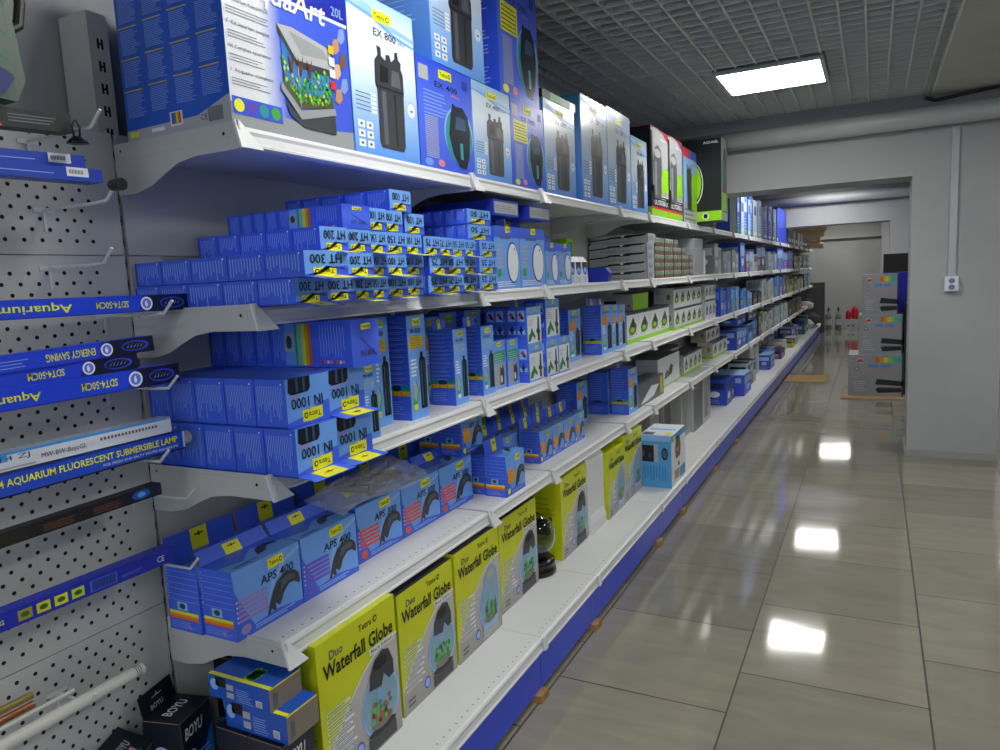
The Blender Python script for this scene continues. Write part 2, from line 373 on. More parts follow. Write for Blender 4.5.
def hook(y, z, length, cap=None, lab=''):
    h = empty('display_hook', (XB + .0005, y, z), lab, 'hook', 'white display hooks on the pegboard'); m = mat('#c9cbca', .3, name='hook_white')
    b = MB(); b.tube([(0, 0, 0), (length * .6, 0, -.002), (length * .86, 0, 0), (length, 0, .028)], .0032, m, 8); b.build('prong', h)
    b = MB(); b.box(0.0005, -.022, -.006, .003, .022, .004, m); b.box(0.0005, -.003, -.045, .003, .003, -.006, m); b.build('plate', h)
    return h
# ================================================================== LAMP CARTONS ON HOOKS
HK = [(.95, 1.785, .245, 'bare tip above the black carton at the top'), (.965, 1.645, .245, 'with a black rubber cap'), (.962, 1.523, .215, 'empty hook at mid height between the upper cartons'),
      (1.075, 1.412, .235, 'under the highest carton with a round white seal'), (1.06, 1.250, .245, 'under the stack of three lamp cartons'), (1.03, 1.092, .23, 'under the open blue lamp carton'),
      (1.09, 1.0 - .01, .225, 'under the dark carton'), (1.09, .822, .21, 'under the lowest blue carton')]
for y, z, ln, lab in HK: hook(y, z, ln, lab='white wire display hook on the pegboard ' + lab)
t = MB(); t.tube([(0, 0, 0), (.03, 0, 0)], [.011, .012], mat('#0d0d0e', .25, name='black_rubber'), 16); tag(t.build('rubber_cap', smooth=False, loc=(-1.345, .965, 1.672)), 'black rubber cap pushed onto the tip of a hook', 'cap')
t = empty('suction_cup', (-1.385, .93, 1.785), 'black suction cup dangling from the top hook', 'suction cup')
b = MB(); b.lathe([(.002, .012), (.008, .01), (.019, 0), (.02, -.002), (.001, -.002)], (0, 0, -.03), mat('#0d0d0e', .25, name='black_rubber'), 20); b.build('cup', t, True)
b = MB(); b.tube([(0, -.006, -.02), (0, -.008, 0), (0, 0, .014), (0, .008, 0), (0, .006, -.02)], .002, mat('#0d0d0e', .25, name='black_rubber'), 8); b.build('loop', t, True)
def long_carton(name, yr, zr, yl, zl, h, length, xf, depth, label, paint, top=None):
    ang = math.atan2(zr - zl, yr - yl); o = empty(name, (xf, yr, zr), label, 'lamp carton')
    o.rotation_euler = (ang, 0, 0)
    b = MB(); body, end = paint[0], paint[1]
    b.box(-depth, -length, 0, 0, 0, h, body)
    F = Fr((0, -length, 0), (0, 1, 0), (0, 0, 1)); paint[2](b, F, length, h)
    T = Fr((0, -length, h), (0, 1, 0), (-1, 0, 0)); b.rect(T, .01, .003, length - .005, depth - .003, top or body)
    b.build('carton', o); return o
NAVY = mat('#0b1030', .3, name='carton_navy'); ABLUE = mat('#1c3fd0', .3, name='lamp_carton_blue')
def p_sdt(txts):
    def f(b, F, L, h):
        b.rect(F, L - .105, .0, L, h, NAVY, 1); b.pg(F, [(L - .13, 0), (L - .105, 0), (L - .105, h), (L - .118, h)], mat('#152a9a', .3), 1)
        b.ell(F, L - .055 - .055, h * .5, h * .4, h * .4, PW, 2); b.ell(F, L - .11, h * .5, h * .3, h * .3, mat('#5a73d8', .4), 3); b.pg(F, [(.3, 0), (.6, .1), (.7, .5), (.5, .7), (.6, 1), (.2, .8), (.1, .4)], PW, 4, (L - .116, h * .3), (.012, h * .4))
        b.ell(F, L - .045, h * .5, .032, h * .33, mat('#2b49d8', .3), 2); b.ell(F, L - .047, h * .5, .028, h * .26, NAVY, 3)
        [b.pg(F, [(0, 0), (.3, .1), (.7, .9), (1, 1), (.8, 1), (.4, .5)], mat('#9fb4ff', .3), 4, (L - .066 + q * .008, h * .4), (.009, h * (.22 + .06 * (q % 2)))) for q in range(5)]
        for s, u, hh, w in txts: b.text(F, s, u, (h - hh) / 2, hh, mat('#d6dc20', .35, name='lamp_yellow_print'), w=w, bold=.012, l=2, flip=True)
        b.rect(F, 0, 0, L - .13, h * .06, mat('#16309c', .3), 1)
    return f
long_carton('lamp_carton', 1.163, 1.418, .753, 1.420, .036, .56, -1.40, .036, 'blue lamp carton with upside-down yellow aquarium print, highest of the yellow-printed lamp cartons', (ABLUE, NAVY, p_sdt([('SDT4-50CM', .335, .014, .072), ('Aquarium Ultra', .06, .021, .225)])))
def p_es(b, F, L, h):
    p_sdt([('ENERGY SAVING', .265, .015, .10)])(b, F, L, h); b.lines(F, .02, h * .25, .24, h * .8, TXT, 3, .2, rag=.1)
long_carton('lamp_carton', 1.060, 1.334, .740, 1.323, .033, .50, -1.40, .033, 'blue lamp carton with upside-down energy saving print, back carton of the three stacked ones', (ABLUE, NAVY, p_es))
long_carton('lamp_carton', 1.018, 1.300, .736, 1.293, .033, .48, -1.402, .034, 'blue lamp carton with dark end, middle one of the three stacked lamp cartons', (ABLUE, NAVY, p_sdt([('SDT4-50CM', .25, .014, .07), ('Aquarium', .06, .018, .12)])))
long_carton('lamp_carton', 1.117, 1.258, .731, 1.255, .041, .53, -1.40, .05, 'blue lamp carton, lowest and longest of the three stacked ones, on the hook', (ABLUE, NAVY, p_sdt([('SDT4-50CM', .30, .016, .078), ('Aquarium Ultra', .03, .021, .19)])))
def p_wb(b, F, L, h):
    b.rect(F, 0, h * .5, L - .01, h, mat('#3b8fd6', .3), 1); b.rect(F, 0, 0, L, h * .5, mat('#c9cfd4', .4), 1); b.rect(F, L * .3, h * .46, L, h * .86, mat('#c9cfd4', .4), 2)
    b.text(F, 'MW-BW-BojoGL', L * .42, h * .2, h * .36, INK, w=.09, l=3, slant=.1); b.lines(F, L * .2, h * .1, L * .4, h * .2, INK, 2, .4, rag=0)
    u = L * .66
    while u < L - .04: b.rect(F, u, h * .48, u + .005, h * .66, INKM, 3); u += .008
    b.text(F, 'T4 ZJ', L * .26, h * .45, h * .36, mat('#1d3a6a', .4), w=.06, l=3)
long_carton('lamp_carton', 1.085, 1.147, .717, 1.146, .034, .50, -1.405, .036, 'light blue and white lamp carton with black handwriting-like print, resting on the open blue carton', (mat('#8a9aa8', .4), PW, p_wb))
def p_t4(b, F, L, h):
    b.rect(F, 0, 0, L, h, mat('#1b46b8', .3), 1); b.rect(F, 0, h * .0, L, h * .08, NAVY, 2); b.rect(F, L - .006, 0, L, h, mat('#c8ccd0', .4), 2)
    b.text(F, 'T4 AQUARIUM FLUORESCENT SUBMERSIBLE LAMP', L - .41, h * .42, h * .42, YEL, w=.39, bold=.015, l=3)
    b.text(F, 'FOR FRESH AND SALTY WATER AQUARIUMS', L - .2, h * .18, h * .16, PW, w=.18, l=3)
lc = long_carton('lamp_carton', 1.109, 1.104, .710, 1.100, .040, .50, -1.395, .04, 'open blue carton of a submersible fluorescent lamp with bold yellow lettering', (mat('#1b46b8', .3), NAVY, p_t4))
b = MB(); b.tube([(-.02, -.02, .02), (-.02, .024, .02), (-.02, .028, .02)], [.0155, .0155, .01], mat('#c9c5b2', .35, name='lamp_end_plastic'), 18); b.build('lamp_end', lc, True)
def p_dk(b, F, L, h):
    b.rect(F, L - .09, 0, L, h, mat('#0a1230', .3), 1); b.ell(F, L - .05, h * .55, .022, h * .35, mat('#1c4fa8', .3), 2); b.ell(F, L - .05, h * .55, .01, h * .2, mat('#4aa0e0', .3), 3)
    for u in (.22, .32): b.lines(F, u, h * .2, u + .07, h * .8, mat('#5a3626', .4), 3, .5, rag=.2)
    b.rect(F, 0, 0, L * .4, h, mat('#1c1a10', .4), 1)
long_carton('lamp_carton', 1.039, 1.015, .700, 1.010, .026, .48, -1.40, .03, 'black lamp carton with a dark blue picture at its end', (mat('#10101a', .35), INK, p_dk))
def p_ce(b, F, L, h):
    b.text(F, 'CE', L - .045, h * .3, h * .36, PW, w=.018, l=3); b.lines(F, L - .13, h * .3, L - .07, h * .5, mat('#5672d4', .4), 2, .4)
    u = L - .195
    while u < L - .145: b.rect(F, u, h * .22, u + .0016, h * .78, mat('#0a1240', .4), 3); u += .0032
    b.rect(F, L - .2, h * .15, L - .14, h * .85, mat('#3d5bd0', .4), 2)
    for k, c in enumerate(('#8c8a30', '#b5b81e', '#c9cf20', '#a8c020')): b.pg(F, [(0, 0), (.026, 0), (.026, .02), (0, .02)], mat(c, .4), 2, (L - .34 + k * .034, h * .2)); b.ell(F, L - .327 + k * .034, h * .5, .008, .005, mat('#2c5a20', .4), 3)
    b.text(F, 'ENERGY SAVING', L - .45, h * .38, h * .26, YEL, w=.085, l=3)
long_carton('lamp_carton', 1.053, .856, .680, .858, .034, .50, -1.40, .036, 'lowest blue lamp carton with a row of small yellow-green pictures and a safety mark', (mat('#14279e', .35), NAVY, p_ce))
def p_bar(b, F, L, h):
    b.lines(F, 0, h * .4, L - .1, h * .6, TXT, 1, .3, rag=0); b.rect(F, L - .075, h * .3, L - .03, h * 1, PW, 2)
    u = L - .07
    while u < L - .04: b.rect(F, u, h * .5, u + .0015, h * .8, INK, 3); u += .003
long_carton('lamp_carton', .965, 1.7122, .8, 1.706, .026, .40, -1.42, .04, 'slim blue carton with a barcode sticker, upper of two near the pegboard top', (mat('#1a3fae', .35), NAVY, p_bar))
long_carton('lamp_carton', .985, 1.685, .787, 1.681, .025, .40, -1.40, .05, 'slim blue carton with a barcode sticker, lower of two, beside the rubber cap', (mat('#1a3fae', .35), NAVY, p_bar))
def p_blk(b, F, L, h):
    b.lines(F, L - .12, h * .3, L - .03, h * .8, mat('#5c6f70', .4), 3, .4, rag=.2); b.pg(F, [(L - .19, h), (L - .17, h), (L - .13, 0), (L - .145, 0)], ORG, 1); b.ell(F, L - .168, h * .65, .009, .008, PW, 2)
    b.rect(F, 0, 0, L - .19, h, mat('#1f57c8', .35), 1); b.text(F, '9-21', L - .24, h * .4, h * .4, YEL, l=2)
long_carton('lamp_carton', .933, 1.775, .8, 1.768, .034, .42, -1.40, .04, 'black and blue carton with an orange stripe lying behind the suction cup', (INK, INK, p_blk))
# green and white bag hanging at the left edge of the picture
t = empty('hanging_package', (-1.36, .775, 1.815), 'tall green, white and blue package hanging at the top left corner', 'package')
b = MB(); pp = mat('#4f6357', .4); b.prism([(-.03, -.16, .02), (.0, -.17, 0), (.0, .035, -.01), (0, .055, .03), (0, .03, .25), (0, -.17, .26)], (-.04, 0, 0), pp)
F = Fr((.0, -.17, 0), (0, 1, 0), (0, 0, 1)); b.pg(F, [(0, .05), (.185, .0), (.205, .03), (.18, .05), (.165, .25), (0, .25)], mat('#101c6a', .4), 1); b.pg(F, [(.17, .05), (.205, .035), (.195, .25), (.16, .25)], pp, 2)
for k in range(4): b.pg(F, [(.165, .07 + k * .045), (.2, .055 + k * .045), (.2, .06 + k * .045), (.165, .077 + k * .045)], mat('#2f6a3c', .4), 3)
b.build('pouch', t)
b = MB(); b.tube([(-.02, .05, .12), (-.02, .065, .13), (-.02, .073, .17), (-.02, .068, .22), (-.02, .055, .27)], .009, mat('#2c2820', .5)); b.build('handle', t)
# glass tube and sticks lying on low hooks
b = MB(); b.tube([(0, -.48, 0), (0, -.0, 0)], .013, mat('#c3c4ba', .25, name='white_lamp_tube'), 18)
F = Fr((.0132, -.02, -.006), (0, 1, 0), (0, 0, 1))
o = tag(b.build('lamp_tube', smooth=False, loc=(-1.46, .985, .618)), 'long thick white tube lying on the lowest pegboard hooks', 'lamp tube')
b = MB()
for k in range(3): b.tube([(.0, -.010 - k * .005, 0), (0.0, -.0115 - k * .005, 0)], .0134, mat('#3d3d5c', .4), 18)
b.build('print', o)
for k, (c, yy, zz, l, lab) in enumerate((('#8c7a3a', .77, .665, .30, 'mustard coloured thin tube with dark lettering'), ('#8a4a1c', .765, .650, .16, 'short rust brown tube'), ('#14130f', .73, .640, .28, 'thin black stick'), ('#b7b8b0', .835, .645, .4, 'thin clear white tube'))):
    b = MB(); b.tube([(0, -l, 0), (0, 0, 0)], .0075 if k < 2 else .0045, mat(c, .4), 12)
    tag(b.build('thin_tube', loc=(-1.50 + .01 * k, yy, zz)), lab + ' above the thick white tube', 'tube')
for y, z, ln, lab in ((.86, .603, .14, 'below the thick white tube'),): hook(y, z, ln, lab='white wire display hook on the pegboard ' + lab)
# ================================================================== PRODUCTS: builders
# every carton: local x runs from -D (back) to 0 (front, facing the aisle), y 0..W, z 0..H
EXF = ramp_mat('filter_carton_front', [(0, '#5e96e8'), (.3, '#9cc3f2'), (.62, '#dbe6f0'), (.85, '#d3e2f0'), (1, '#9cc8e6')], .22)
EXS = ramp_mat('filter_carton_side', [(0, '#4a86e0'), (.6, '#6fa4ea'), (1, '#2f6f8c')], .25)
BFR = ramp_mat('blue_carton_front', [(0, '#3a5ce0'), (.6, '#4a6ce8'), (1, '#3350d4')], .28)
def frames(W, D, H):
    return Fr((0, 0, 0), (0, 1, 0), (0, 0, 1)), Fr((-D, 0, 0), (1, 0, 0), (0, 0, 1)), Fr((0, 0, H), (0, 1, 0), (-1, 0, 0))
def tetra_tag(b, F, u, v, w, h, l=3, flip=False, col=YEL):
    b.pg(F, [(0, 0), (.55, 0), (.62, .1), (1, .05), (1, .95), (.6, 1), (0, .9)] if not flip else [(0, .05), (.4, 0), (1, 0.1), (1, 1), (.45, 1), (.38, .9), (0, .95)], col, l, (u, v), (w, h))
    if w > .02: b.text(F, 'Tetra', u + w * (.08 if not flip else .3), v + h * .28, h * .42, INK, w=w * .6, l=l + 1, flip=flip, bold=.01); b.ell(F, u + w * (.82 if not flip else .16), v + h * .5, w * .1, h * .24, INK, l + 1, 12); b.ell(F, u + w * (.82 if not flip else .16), v + h * .5, w * .055, h * .14, col, l + 2, 10)
CAN = [(.1, .0), (.88, 0), (.95, .05), (.98, .55), (1, .6), (1, .78), (.93, .84), (.95, .9), (.86, .93), (.84, 1), (.74, .99), (.72, .92), (.6, .88), (.55, .94), (.42, .93), (.4, .87), (.26, .9), (.26, .98), (.12, .99), (.14, .9), (.02, .84), (0, .62), (.06, .56), (.04, .06)]
def canister(b, F, u, v, w, h, dark=INKG, l=4, tint=INKM):
    b.pg(F, CAN, dark, l, (u, v), (w, h))
    b.rect(F, u + w * .2, v + h * .04, u + w * .34, v + h * .56, tint, l + 1); b.rect(F, u + w * .62, v + h * .04, u + w * .68, v + h * .56, INK, l + 1)
    b.rect(F, u + w * .02, v + h * .585, u + w * .98, v + h * .605, INK, l + 1)
    b.pg(F, [(.15, .64), (.45, .66), (.48, .8), (.2, .82)], INK, l + 1, (u, v), (w, h)); b.pg(F, [(.55, .64), (.9, .64), (.85, .8), (.6, .8)], tint, l + 1, (u, v), (w, h))
def filter_box(W, D, H, style, txt, name='filter_carton'):
    b = MB(); F, S, T = frames(W, D, H)
    b.box(-D, 0, 0, 0, W, H, EXS if style == 'white' else BLUE2)
    if style == 'white':
        b.rect(F, .002, 0, W - .002, H, EXF, 1)
        b.pg(F, [(0, .93), (.3, .9), (.6, .84), (1, .82), (1, .85), (.6, .88), (.3, .95), (0, .97)], PBLUE, 2, (0, 0), (W, H)); b.pg(F, [(0, .9), (.35, .87), (.7, .8), (1, .785), (1, .8), (.7, .825), (.3, .9), (0, .92)], LBLUE, 2, (0, 0), (W, H))
        tetra_tag(b, F, W * .36, H * .865, W * .27, H * .075)
        b.text(F, txt, W * .36, H * .77, H * .05, INK, w=W * .34, bold=.012, cen=False); b.text(F, 'plus', W * .74, H * .77, H * .03, INKM, w=W * .1, slant=.2)
        canister(b, F, W * .34, H * .06, W * .44, H * .66)
        b.lines(F, W * .05, H * .27, W * .33, H * .40, INKM, 5, .25, rag=.3); b.lines(F, W * .26, H * .265, W * .34, H * .40, PW, 5, .7, rag=0, l=4)
        for i in range(2):
            for j in range(3): b.rect(F, W * (.06 + i * .12), H * (.04 + j * .06), W * (.15 + i * .12), H * (.085 + j * .06), PW, 2); b.ell(F, W * (.105 + i * .12), H * (.062 + j * .06), W * .02, H * .01, INKM, 3, 8)
        b.ell(F, W * .89, H * .36, W * .075, H * .06, PBLUE, 2); b.ell(F, W * .89, H * .36, W * .06, H * .048, PW, 3); b.pg(F, [(-.5, 0), (.5, 0), (0, -.6)], BLUE2, 4, (W * .89, H * .36), (W * .07, H * .03))
        b.lines(S, D * .15, H * .3, D * .85, H * .9, PBLUE, 16, .25)
    else:
        b.rect(F, 0, 0, W, H, BFR, 1); b.lines(S, D * .2, H * .06, D * .9, H * .94, TXT, 30, .3); b.rect(F, W * .82, H * .84, W * .93, H * .93, BLUED, 2)
        b.rect(F, W * .04, H * .8, W * .2, H * .93, PG, 2); tetra_tag(b, F, W * .38, H * .865, W * .24, H * .09)
        b.text(F, txt, W * .30, H * .77, H * .055, INK, w=W * .42, bold=.012); b.text(F, 'plus', W * .6, H * .725, H * .03, PINK, w=W * .16, slant=.2, bold=.02)
        if txt[-3:] == '400': b.lines(F, W * .1, H * .5, W * .52, H * .74, TXT, 7, .25)
        else: b.rect(F, W * .08, H * .52, W * .48, H * .76, YEL, 2); b.lines(F, W * .1, H * .54, W * .46, H * .75, INKG, 6, .3, l=3, rag=.1)
        z = .1
        while z < .48: b.rect(F, W * .1, H * z, W * .33, H * (z + .008), PG, 2); z += .017
        b.ell(F, W * .72, H * .38, W * .28, H * .27, PBLUE, 2, 28); b.ell(F, W * .72, H * .36, W * .26, H * .27, TEAL, 3, 28)
        b.pg(F, [(.15, .8), (.25, 1), (.4, .97), (.7, .98), (.92, .85), (1, .6), (.92, .2), (.75, 0), (.45, .02), (.2, .2), (.05, .5)], mat('#0f1d30', .25), 5, (W * .5, H * .05), (W * .44, H * .62))
        b.pg(F, [(.3, .6), (.8, .62), (.78, .8), (.4, .82)], mat('#33506e', .25), 6, (W * .5, H * .05), (W * .44, H * .62)); b.rect(F, W * .72, H * .14, W * .78, H * .3, TEAL, 6)
        b.ell(F, W * .14, H * .05, W * .07, H * .035, YEL if txt[-3:] != '400' else LBLUE, 3); b.ell(F, W * .36, H * .06, W * .06, H * .035, PINK, 3)
    b.rect(T, 0, 0, W, D, LBLUE if style == 'white' else BLUE, 1)
    return b.build(name)
def heater_box(W, D, H, txt, big=False, tintop=False):
    root = None; b = MB(); F, S, T = frames(W, D, H)
    b.box(-D, 0, 0, 0, W, H, BLUE); n = 5; a0 = 0; a1 = D
    segs = [0, .17, .36, .58, .79, 1]
    for i in range(5):
        u0, u1 = D * segs[i], D * segs[i + 1]; b.rect(S, u0, 0, u0 + .0022, H, BLUED, 2)
        b.lines(S, u0 + .008, H * .06, u1 - .008, H * .86, TXT, 15 if big else 11, .28, vert=True, rag=.55, l=1); b.ell(S, u1 - .012, H * .9, .0022, .0022, PW, 2, 8)
    b.rect(S, 0, 0, D, H * .03, BLUED, 2)
    # end face, printed upside down
    top = LBLUE; b.rect(F, 0, 0, W, H, LBLUE, 1); b.pg(F, [(0, 0), (1, 0), (1, .42), (.75, .4), (.4, .18), (0, .1)], BLUE, 2, (0, 0), (W, H))
    if big:
        b.pg(F, [(.06, 1), (.04, .72), (.12, .66), (.5, .68), (.56, .76), (.56, 1)], mat('#0e1826', .25), 3, (0, 0), (W, H)); b.rect(F, W * .22, H * .7, W * .28, H, mat('#2c4a66', .25), 4); b.rect(F, W * .38, H * .7, W * .44, H, mat('#2c4a66', .25), 4)
        b.text(F, txt, W * .1, H * .36, H * .22, INK, w=W * .74, bold=.014, flip=True, l=4); b.text(F, 'plus', W * .06, H * .58, H * .07, PINK, w=W * .24, flip=True, bold=.02, slant=.2)
        tetra_tag(b, F, W * .34, H * .05, W * .48, H * .27, flip=True)
    else:
        b.text(F, txt, W * .12, H * .50, H * .36, INK, w=W * .76, bold=.014, flip=True, l=4)
        b.pg(F, [(.05, .1), (.3, .2), (.5, .42), (.95, .34), (.95, .26), (.6, .34), (.36, .12), (.1, .02)], BLUED, 3, (0, 0), (W, H)); tetra_tag(b, F, W * .18, H * .04, W * .55, H * .34, flip=True)
    b.lines(T, .01, .02, W * .8, D - .02, TXT, 14, .2)
    return b
def long_heater(W, D, H, txt):
    b = MB(); F, S, T = frames(W, D, H); b.box(-D, 0, 0, 0, W, H, BLUE)
    for i in range(5): b.rect(S, D * i * .115, 0, D * i * .115 + .002, H, BLUED, 2); b.lines(S, D * i * .115 + .01, H * .1, D * (i + 1) * .115 - .006, H * .92, TXT, 7, .25, vert=True, l=1)
    b.rect(S, D * .56, H * .04, D * .73, H * .96, LBLUE, 1); b.rect(S, D * .56, H * .35, D * .62, H * .75, PG, 2); b.ell(S, D * .59, H * .55, D * .02, H * .15, mat('#1c4a30', .4), 3)
    for k, c in enumerate((GRN, LIME)): b.rect(S, D * (.63 + k * .025), H * .04, D * (.645 + k * .025), H * .96, c, 2)
    for k, c in enumerate((YEL, YELD, ORG)): b.rect(S, D * (.68 + k * .02), H * .04, D * (.70 + k * .02), H * .96, c, 2)
    b.lines(S, D * .8, H * .18, D * .97, H * .9, TXT, 9, .2, vert=True); 
    for k in range(8): b.rect(S, D * (.8 + k * .02), H * .08, D * (.812 + k * .02), H * .15, (RED, ORG, PW, PINK)[k % 4], 2)
    b.rect(F, 0, 0, W, H, BFR, 1); tetra_tag(b, F, W * .35, H * .78, W * .34, H * .14); b.pg(F, [(.3, .62), (.34, .62), (.9, .2), (.86, .18)], BLUED, 2, (0, 0), (W, H)); b.text(F, txt, W * .3, H * .2, H * .14, INKG, w=W * .5, bold=.01)
    return b
HEAT = {}
def put_heater(x, y, z, W, D, H, txt, label, grp, big=False, flap=None):
    k = (W, D, H, txt, big)
    if k not in HEAT:
        HEAT[k] = (heater_box(W, D, H, txt, big) if not txt.startswith('*') else long_heater(W, D, H, txt[1:])).build('heater_carton'); o = HEAT[k]
    else: o = HEAT[k].copy(); COL.objects.link(o)
    o.location = (x, y, z); tag(o, label, 'carton', grp)
    if flap:
        b = MB(); b.prism([(0, 0, 0), (.05, 0, -flap), (.05, W - .004, -flap), (0, W - .004, 0)], (0, 0, .0012), BLUE)
        Ff = Fr((0, 0, .0012), (0, 1, 0), (.05, 0, -flap)); Ff.n = Vector((flap, 0, .05)).normalized(); b.rect(Ff, W * .25, 0.001, W * .8, .049, YEL, 1); b.rect(Ff, W * .42, .022, W * .62, .026, INK, 2); b.rect(Ff, W * .5, .018, W * .54, .03, INK, 3)
        b.build('flap', o, loc=(0, .002, .002 if flap > 0 else H * .9))
    return o
def upright_filter(W, D, H, kind='filter'):
    b = MB(); F, S, T = frames(W, D, H); b.box(-D, 0, 0, 0, W, H, BLUE)
    b.rect(F, 0, 0, W, H, LBLUE, 1)
    if kind in ('filter', 'orange', 'plain'):
        n = 12
        for i in range(n): b.rect(S, 0, H * (.32 + .66 * i / n), D, H * (.32 + .66 * i / n) + .0016, BLUED, 2); b.lines(S, D * .06, H * (.33 + .66 * i / n), D * .9, H * (.32 + .66 * (i + .8) / n), TXT, 2, .25, l=1)
        b.rect(S, 0, H * .24, D, H * .34, TEAL if kind != 'plain' else BLUE2, 2); b.ell(S, D * .5, H * .31, D * .18, H * .03, mat('#12323a', .4), 3, 12)
        if kind != 'plain': b.rect(S, 0, H * .235, D, H * .285, YELD, 3); b.lines(S, D * .05, H * .24, D * .95, H * .28, ORG, 3, .2, l=4, vert=True, rag=.1)
        b.lines(S, D * .08, H * .06, D * .8, H * .2, TXT, 6, .22, l=1)
        tetra_tag(b, F, W * .3, H * .9, W * .42, H * .075); b.text(F, 'IN 800' if H > .29 else 'IN 600', W * .18, H * .83, H * .045, INK, w=W * .55, bold=.01)
        if kind == 'filter':
            b.rect(F, W * .08, H * .68, W * .82, H * .8, YELD if H > .29 else PBLUE, 2); b.lines(F, W * .1, H * .69, W * .8, H * .8, INKM, 5, .2, l=3)
        else: b.rect(F, W * .08, H * .6, W * .55, H * .78, mat('#d98a18', .4), 2)
        b.pg(F, [(0, 0), (1, 0), (1, .95), (.8, 1), (.2, 1), (0, .93)], mat('#14242c', .2), 4, (W * .55, H * .09), (W * .36, H * .5)); b.rect(F, W * .62, H * .12, W * .68, H * .55, mat('#3b5560', .2), 5); b.rect(F, W * .8, H * .12, W * .84, H * .55, mat('#31464e', .2), 5)
        b.rect(F, W * .64, H * .58, W * .78, H * .64, INK, 4)
        b.lines(F, W * .1, H * .42, W * .45, H * .6, PW, 5, .5, rag=.4); b.pg(F, [(0, 0), (.5, .1), (.9, .6), (.6, 1), (.2, .8), (0, .4)], GRN, 2, (W * .12, H * .1), (W * .38, H * .28)); b.pg(F, [(0, .2), (.5, 0), (1, .5), (.6, .9), (.2, 1)], PG, 3, (W * .15, H * .18), (W * .25, H * .2)); b.ell(F, W * .25, H * .12, W * .12, H * .03, YEL if H > .29 else PW, 4)
    elif kind == 'fish':
        for i in range(2):
            b.rect(S, D * .1 + D * .45 * i, H * .64, D * .46 + D * .45 * i, H * .92, PBLUE, 1); b.pg(S, [(0, .6), (.4, 1), (.8, .5), (1, 0), (.5, .35)], RED, 2, (D * .14 + D * .45 * i, H * .68), (D * .3, H * .2)); b.pg(S, [(.3, .3), (.7, .5), (1, 0), (.6, .1)], INK, 3, (D * .14 + D * .45 * i, H * .68), (D * .3, H * .2))
            b.rect(S, D * .1 + D * .45 * i, H * .3, D * .46 + D * .45 * i, H * .42, PBLUE, 1); b.pg(S, [(0, .5), (.3, .6), (.4, 1), (.6, 1), (.65, .6), (1, .5), (.65, .4), (.6, 0), (.4, 0), (.3, .35)], INK, 2, (D * .13 + D * .45 * i, H * .3), (D * .3, H * .22))
        b.rect(S, 0, H * .55, D, H * .56, BLUED, 2); b.rect(S, 0, H * .2, D, H * .21, BLUED, 2)
        b.rect(F, W * .04, H * .05, W * .96, H * .78, PW, 2); tetra_tag(b, F, W * .45, H * .88, W * .22, H * .09); b.lines(F, W * .1, H * .8, W * .9, H * .86, INKM, 2, .3)
        b.pg(F, [(0, 0), (.3, 0), (.6, .4), (.9, .1), (1, .3), (.7, .7), (.5, 1), (.3, .6), (.1, .5)], mat('#2f7a3a', .4), 3, (W * .06, H * .1), (W * .5, H * .36))
        b.pg(F, [(.3, 0), (.8, 0), (.8, .3), (1, .35), (1, .42), (.8, .45), (.75, .95), (.6, 1), (.4, .95), (.3, .5), (.05, .48), (0, .35), (.3, .3)], mat('#22303a', .3), 4, (W * .62, H * .08), (W * .28, H * .66)); b.rect(F, W * .9, H * .05, W * .96, H * .3, YEL, 4)
        b.lines(F, W * .1, H * .5, W * .5, H * .7, PG, 4, .3, l=3)
    elif kind == 'green':
        b.rect(F, W * .06, H * .56, W * .94, H * .78, mat('#2fa06a', .4), 2); b.lines(F, W * .1, H * .58, W * .9, H * .76, PW, 4, .2, l=3); tetra_tag(b, F, W * .32, H * .87, W * .4, H * .1)
        b.rect(F, W * .08, H * .06, W * .92, H * .52, PG, 2); b.pg(F, [(.1, 0), (.9, 0), (1, .6), (.8, 1), (.5, .8), (.2, .9)], INKG, 3, (W * .42, H * .08), (W * .42, H * .42)); b.ell(F, W * .6, H * .2, W * .08, H * .08, PW, 4)
        b.lines(S, D * .1, H * .1, D * .9, H * .9, TXT, 10, .25, l=1)
    elif kind == 'globe':           # round water test / aerator picture
        b.rect(F, 0, H * .82, W, H, BLUE, 2); tetra_tag(b, F, W * .44, H * .9, W * .2, H * .11); b.lines(F, W * .22, H * .80, W * .8, H * .86, INKM, 2, .5, l=4)
        b.lines(F, W * .08, H * .34, W * .36, H * .74, PG, 6, .5); b.ell(F, W * .7, H * .42, W * .24, H * .34, BLUED, 3, 26); b.ell(F, W * .71, H * .42, W * .215, H * .31, PW, 4, 26); b.ell(F, W * .78, H * .64, W * .02, H * .02, INK, 5, 10)
        b.rect(F, W * .08, H * .2, W * .22, H * .32, GRN, 3); b.lines(F, W * .06, H * .04, W * .9, H * .14, PW, 3, .4); b.lines(S, D * .1, H * .1, D * .9, H * .9, TXT, 12, .25, l=1)
    b.rect(T, 0, 0, W, D, BLUE, 1)
    return b
def header_flap(W, h, hole=True, lean=.004):
    b = MB(); b.prism([(0, 0, 0), (-lean, 0, h), (-lean, W, h), (0, W, 0)], (-.0015, 0, 0), BLUE)
    Ff = Fr((0, 0, 0), (0, 1, 0), (-lean, 0, h)); Ff.n = Vector((h, 0, lean)).normalized()
    b.rect(Ff, W * .36, 0, W * .6, h * .98, YEL, 1); b.rect(Ff, W * .42, h * .62, W * .54, h * .7, INK, 2); b.rect(Ff, W * .47, h * .56, W * .49, h * .78, INK, 3)
    return b
PUMP = [(0, .0), (.07, 0), (.12, .14), (.2, .02), (.25, .04), (.24, .24), (.34, .12), (.4, .16), (.5, .42), (.66, .6), (.82, .6), (.97, .46), (1, .56), (.97, .78), (.86, .93), (.68, 1), (.5, .97), (.34, .85), (.2, .64), (.1, .36), (.06, .2)]
APS = {}
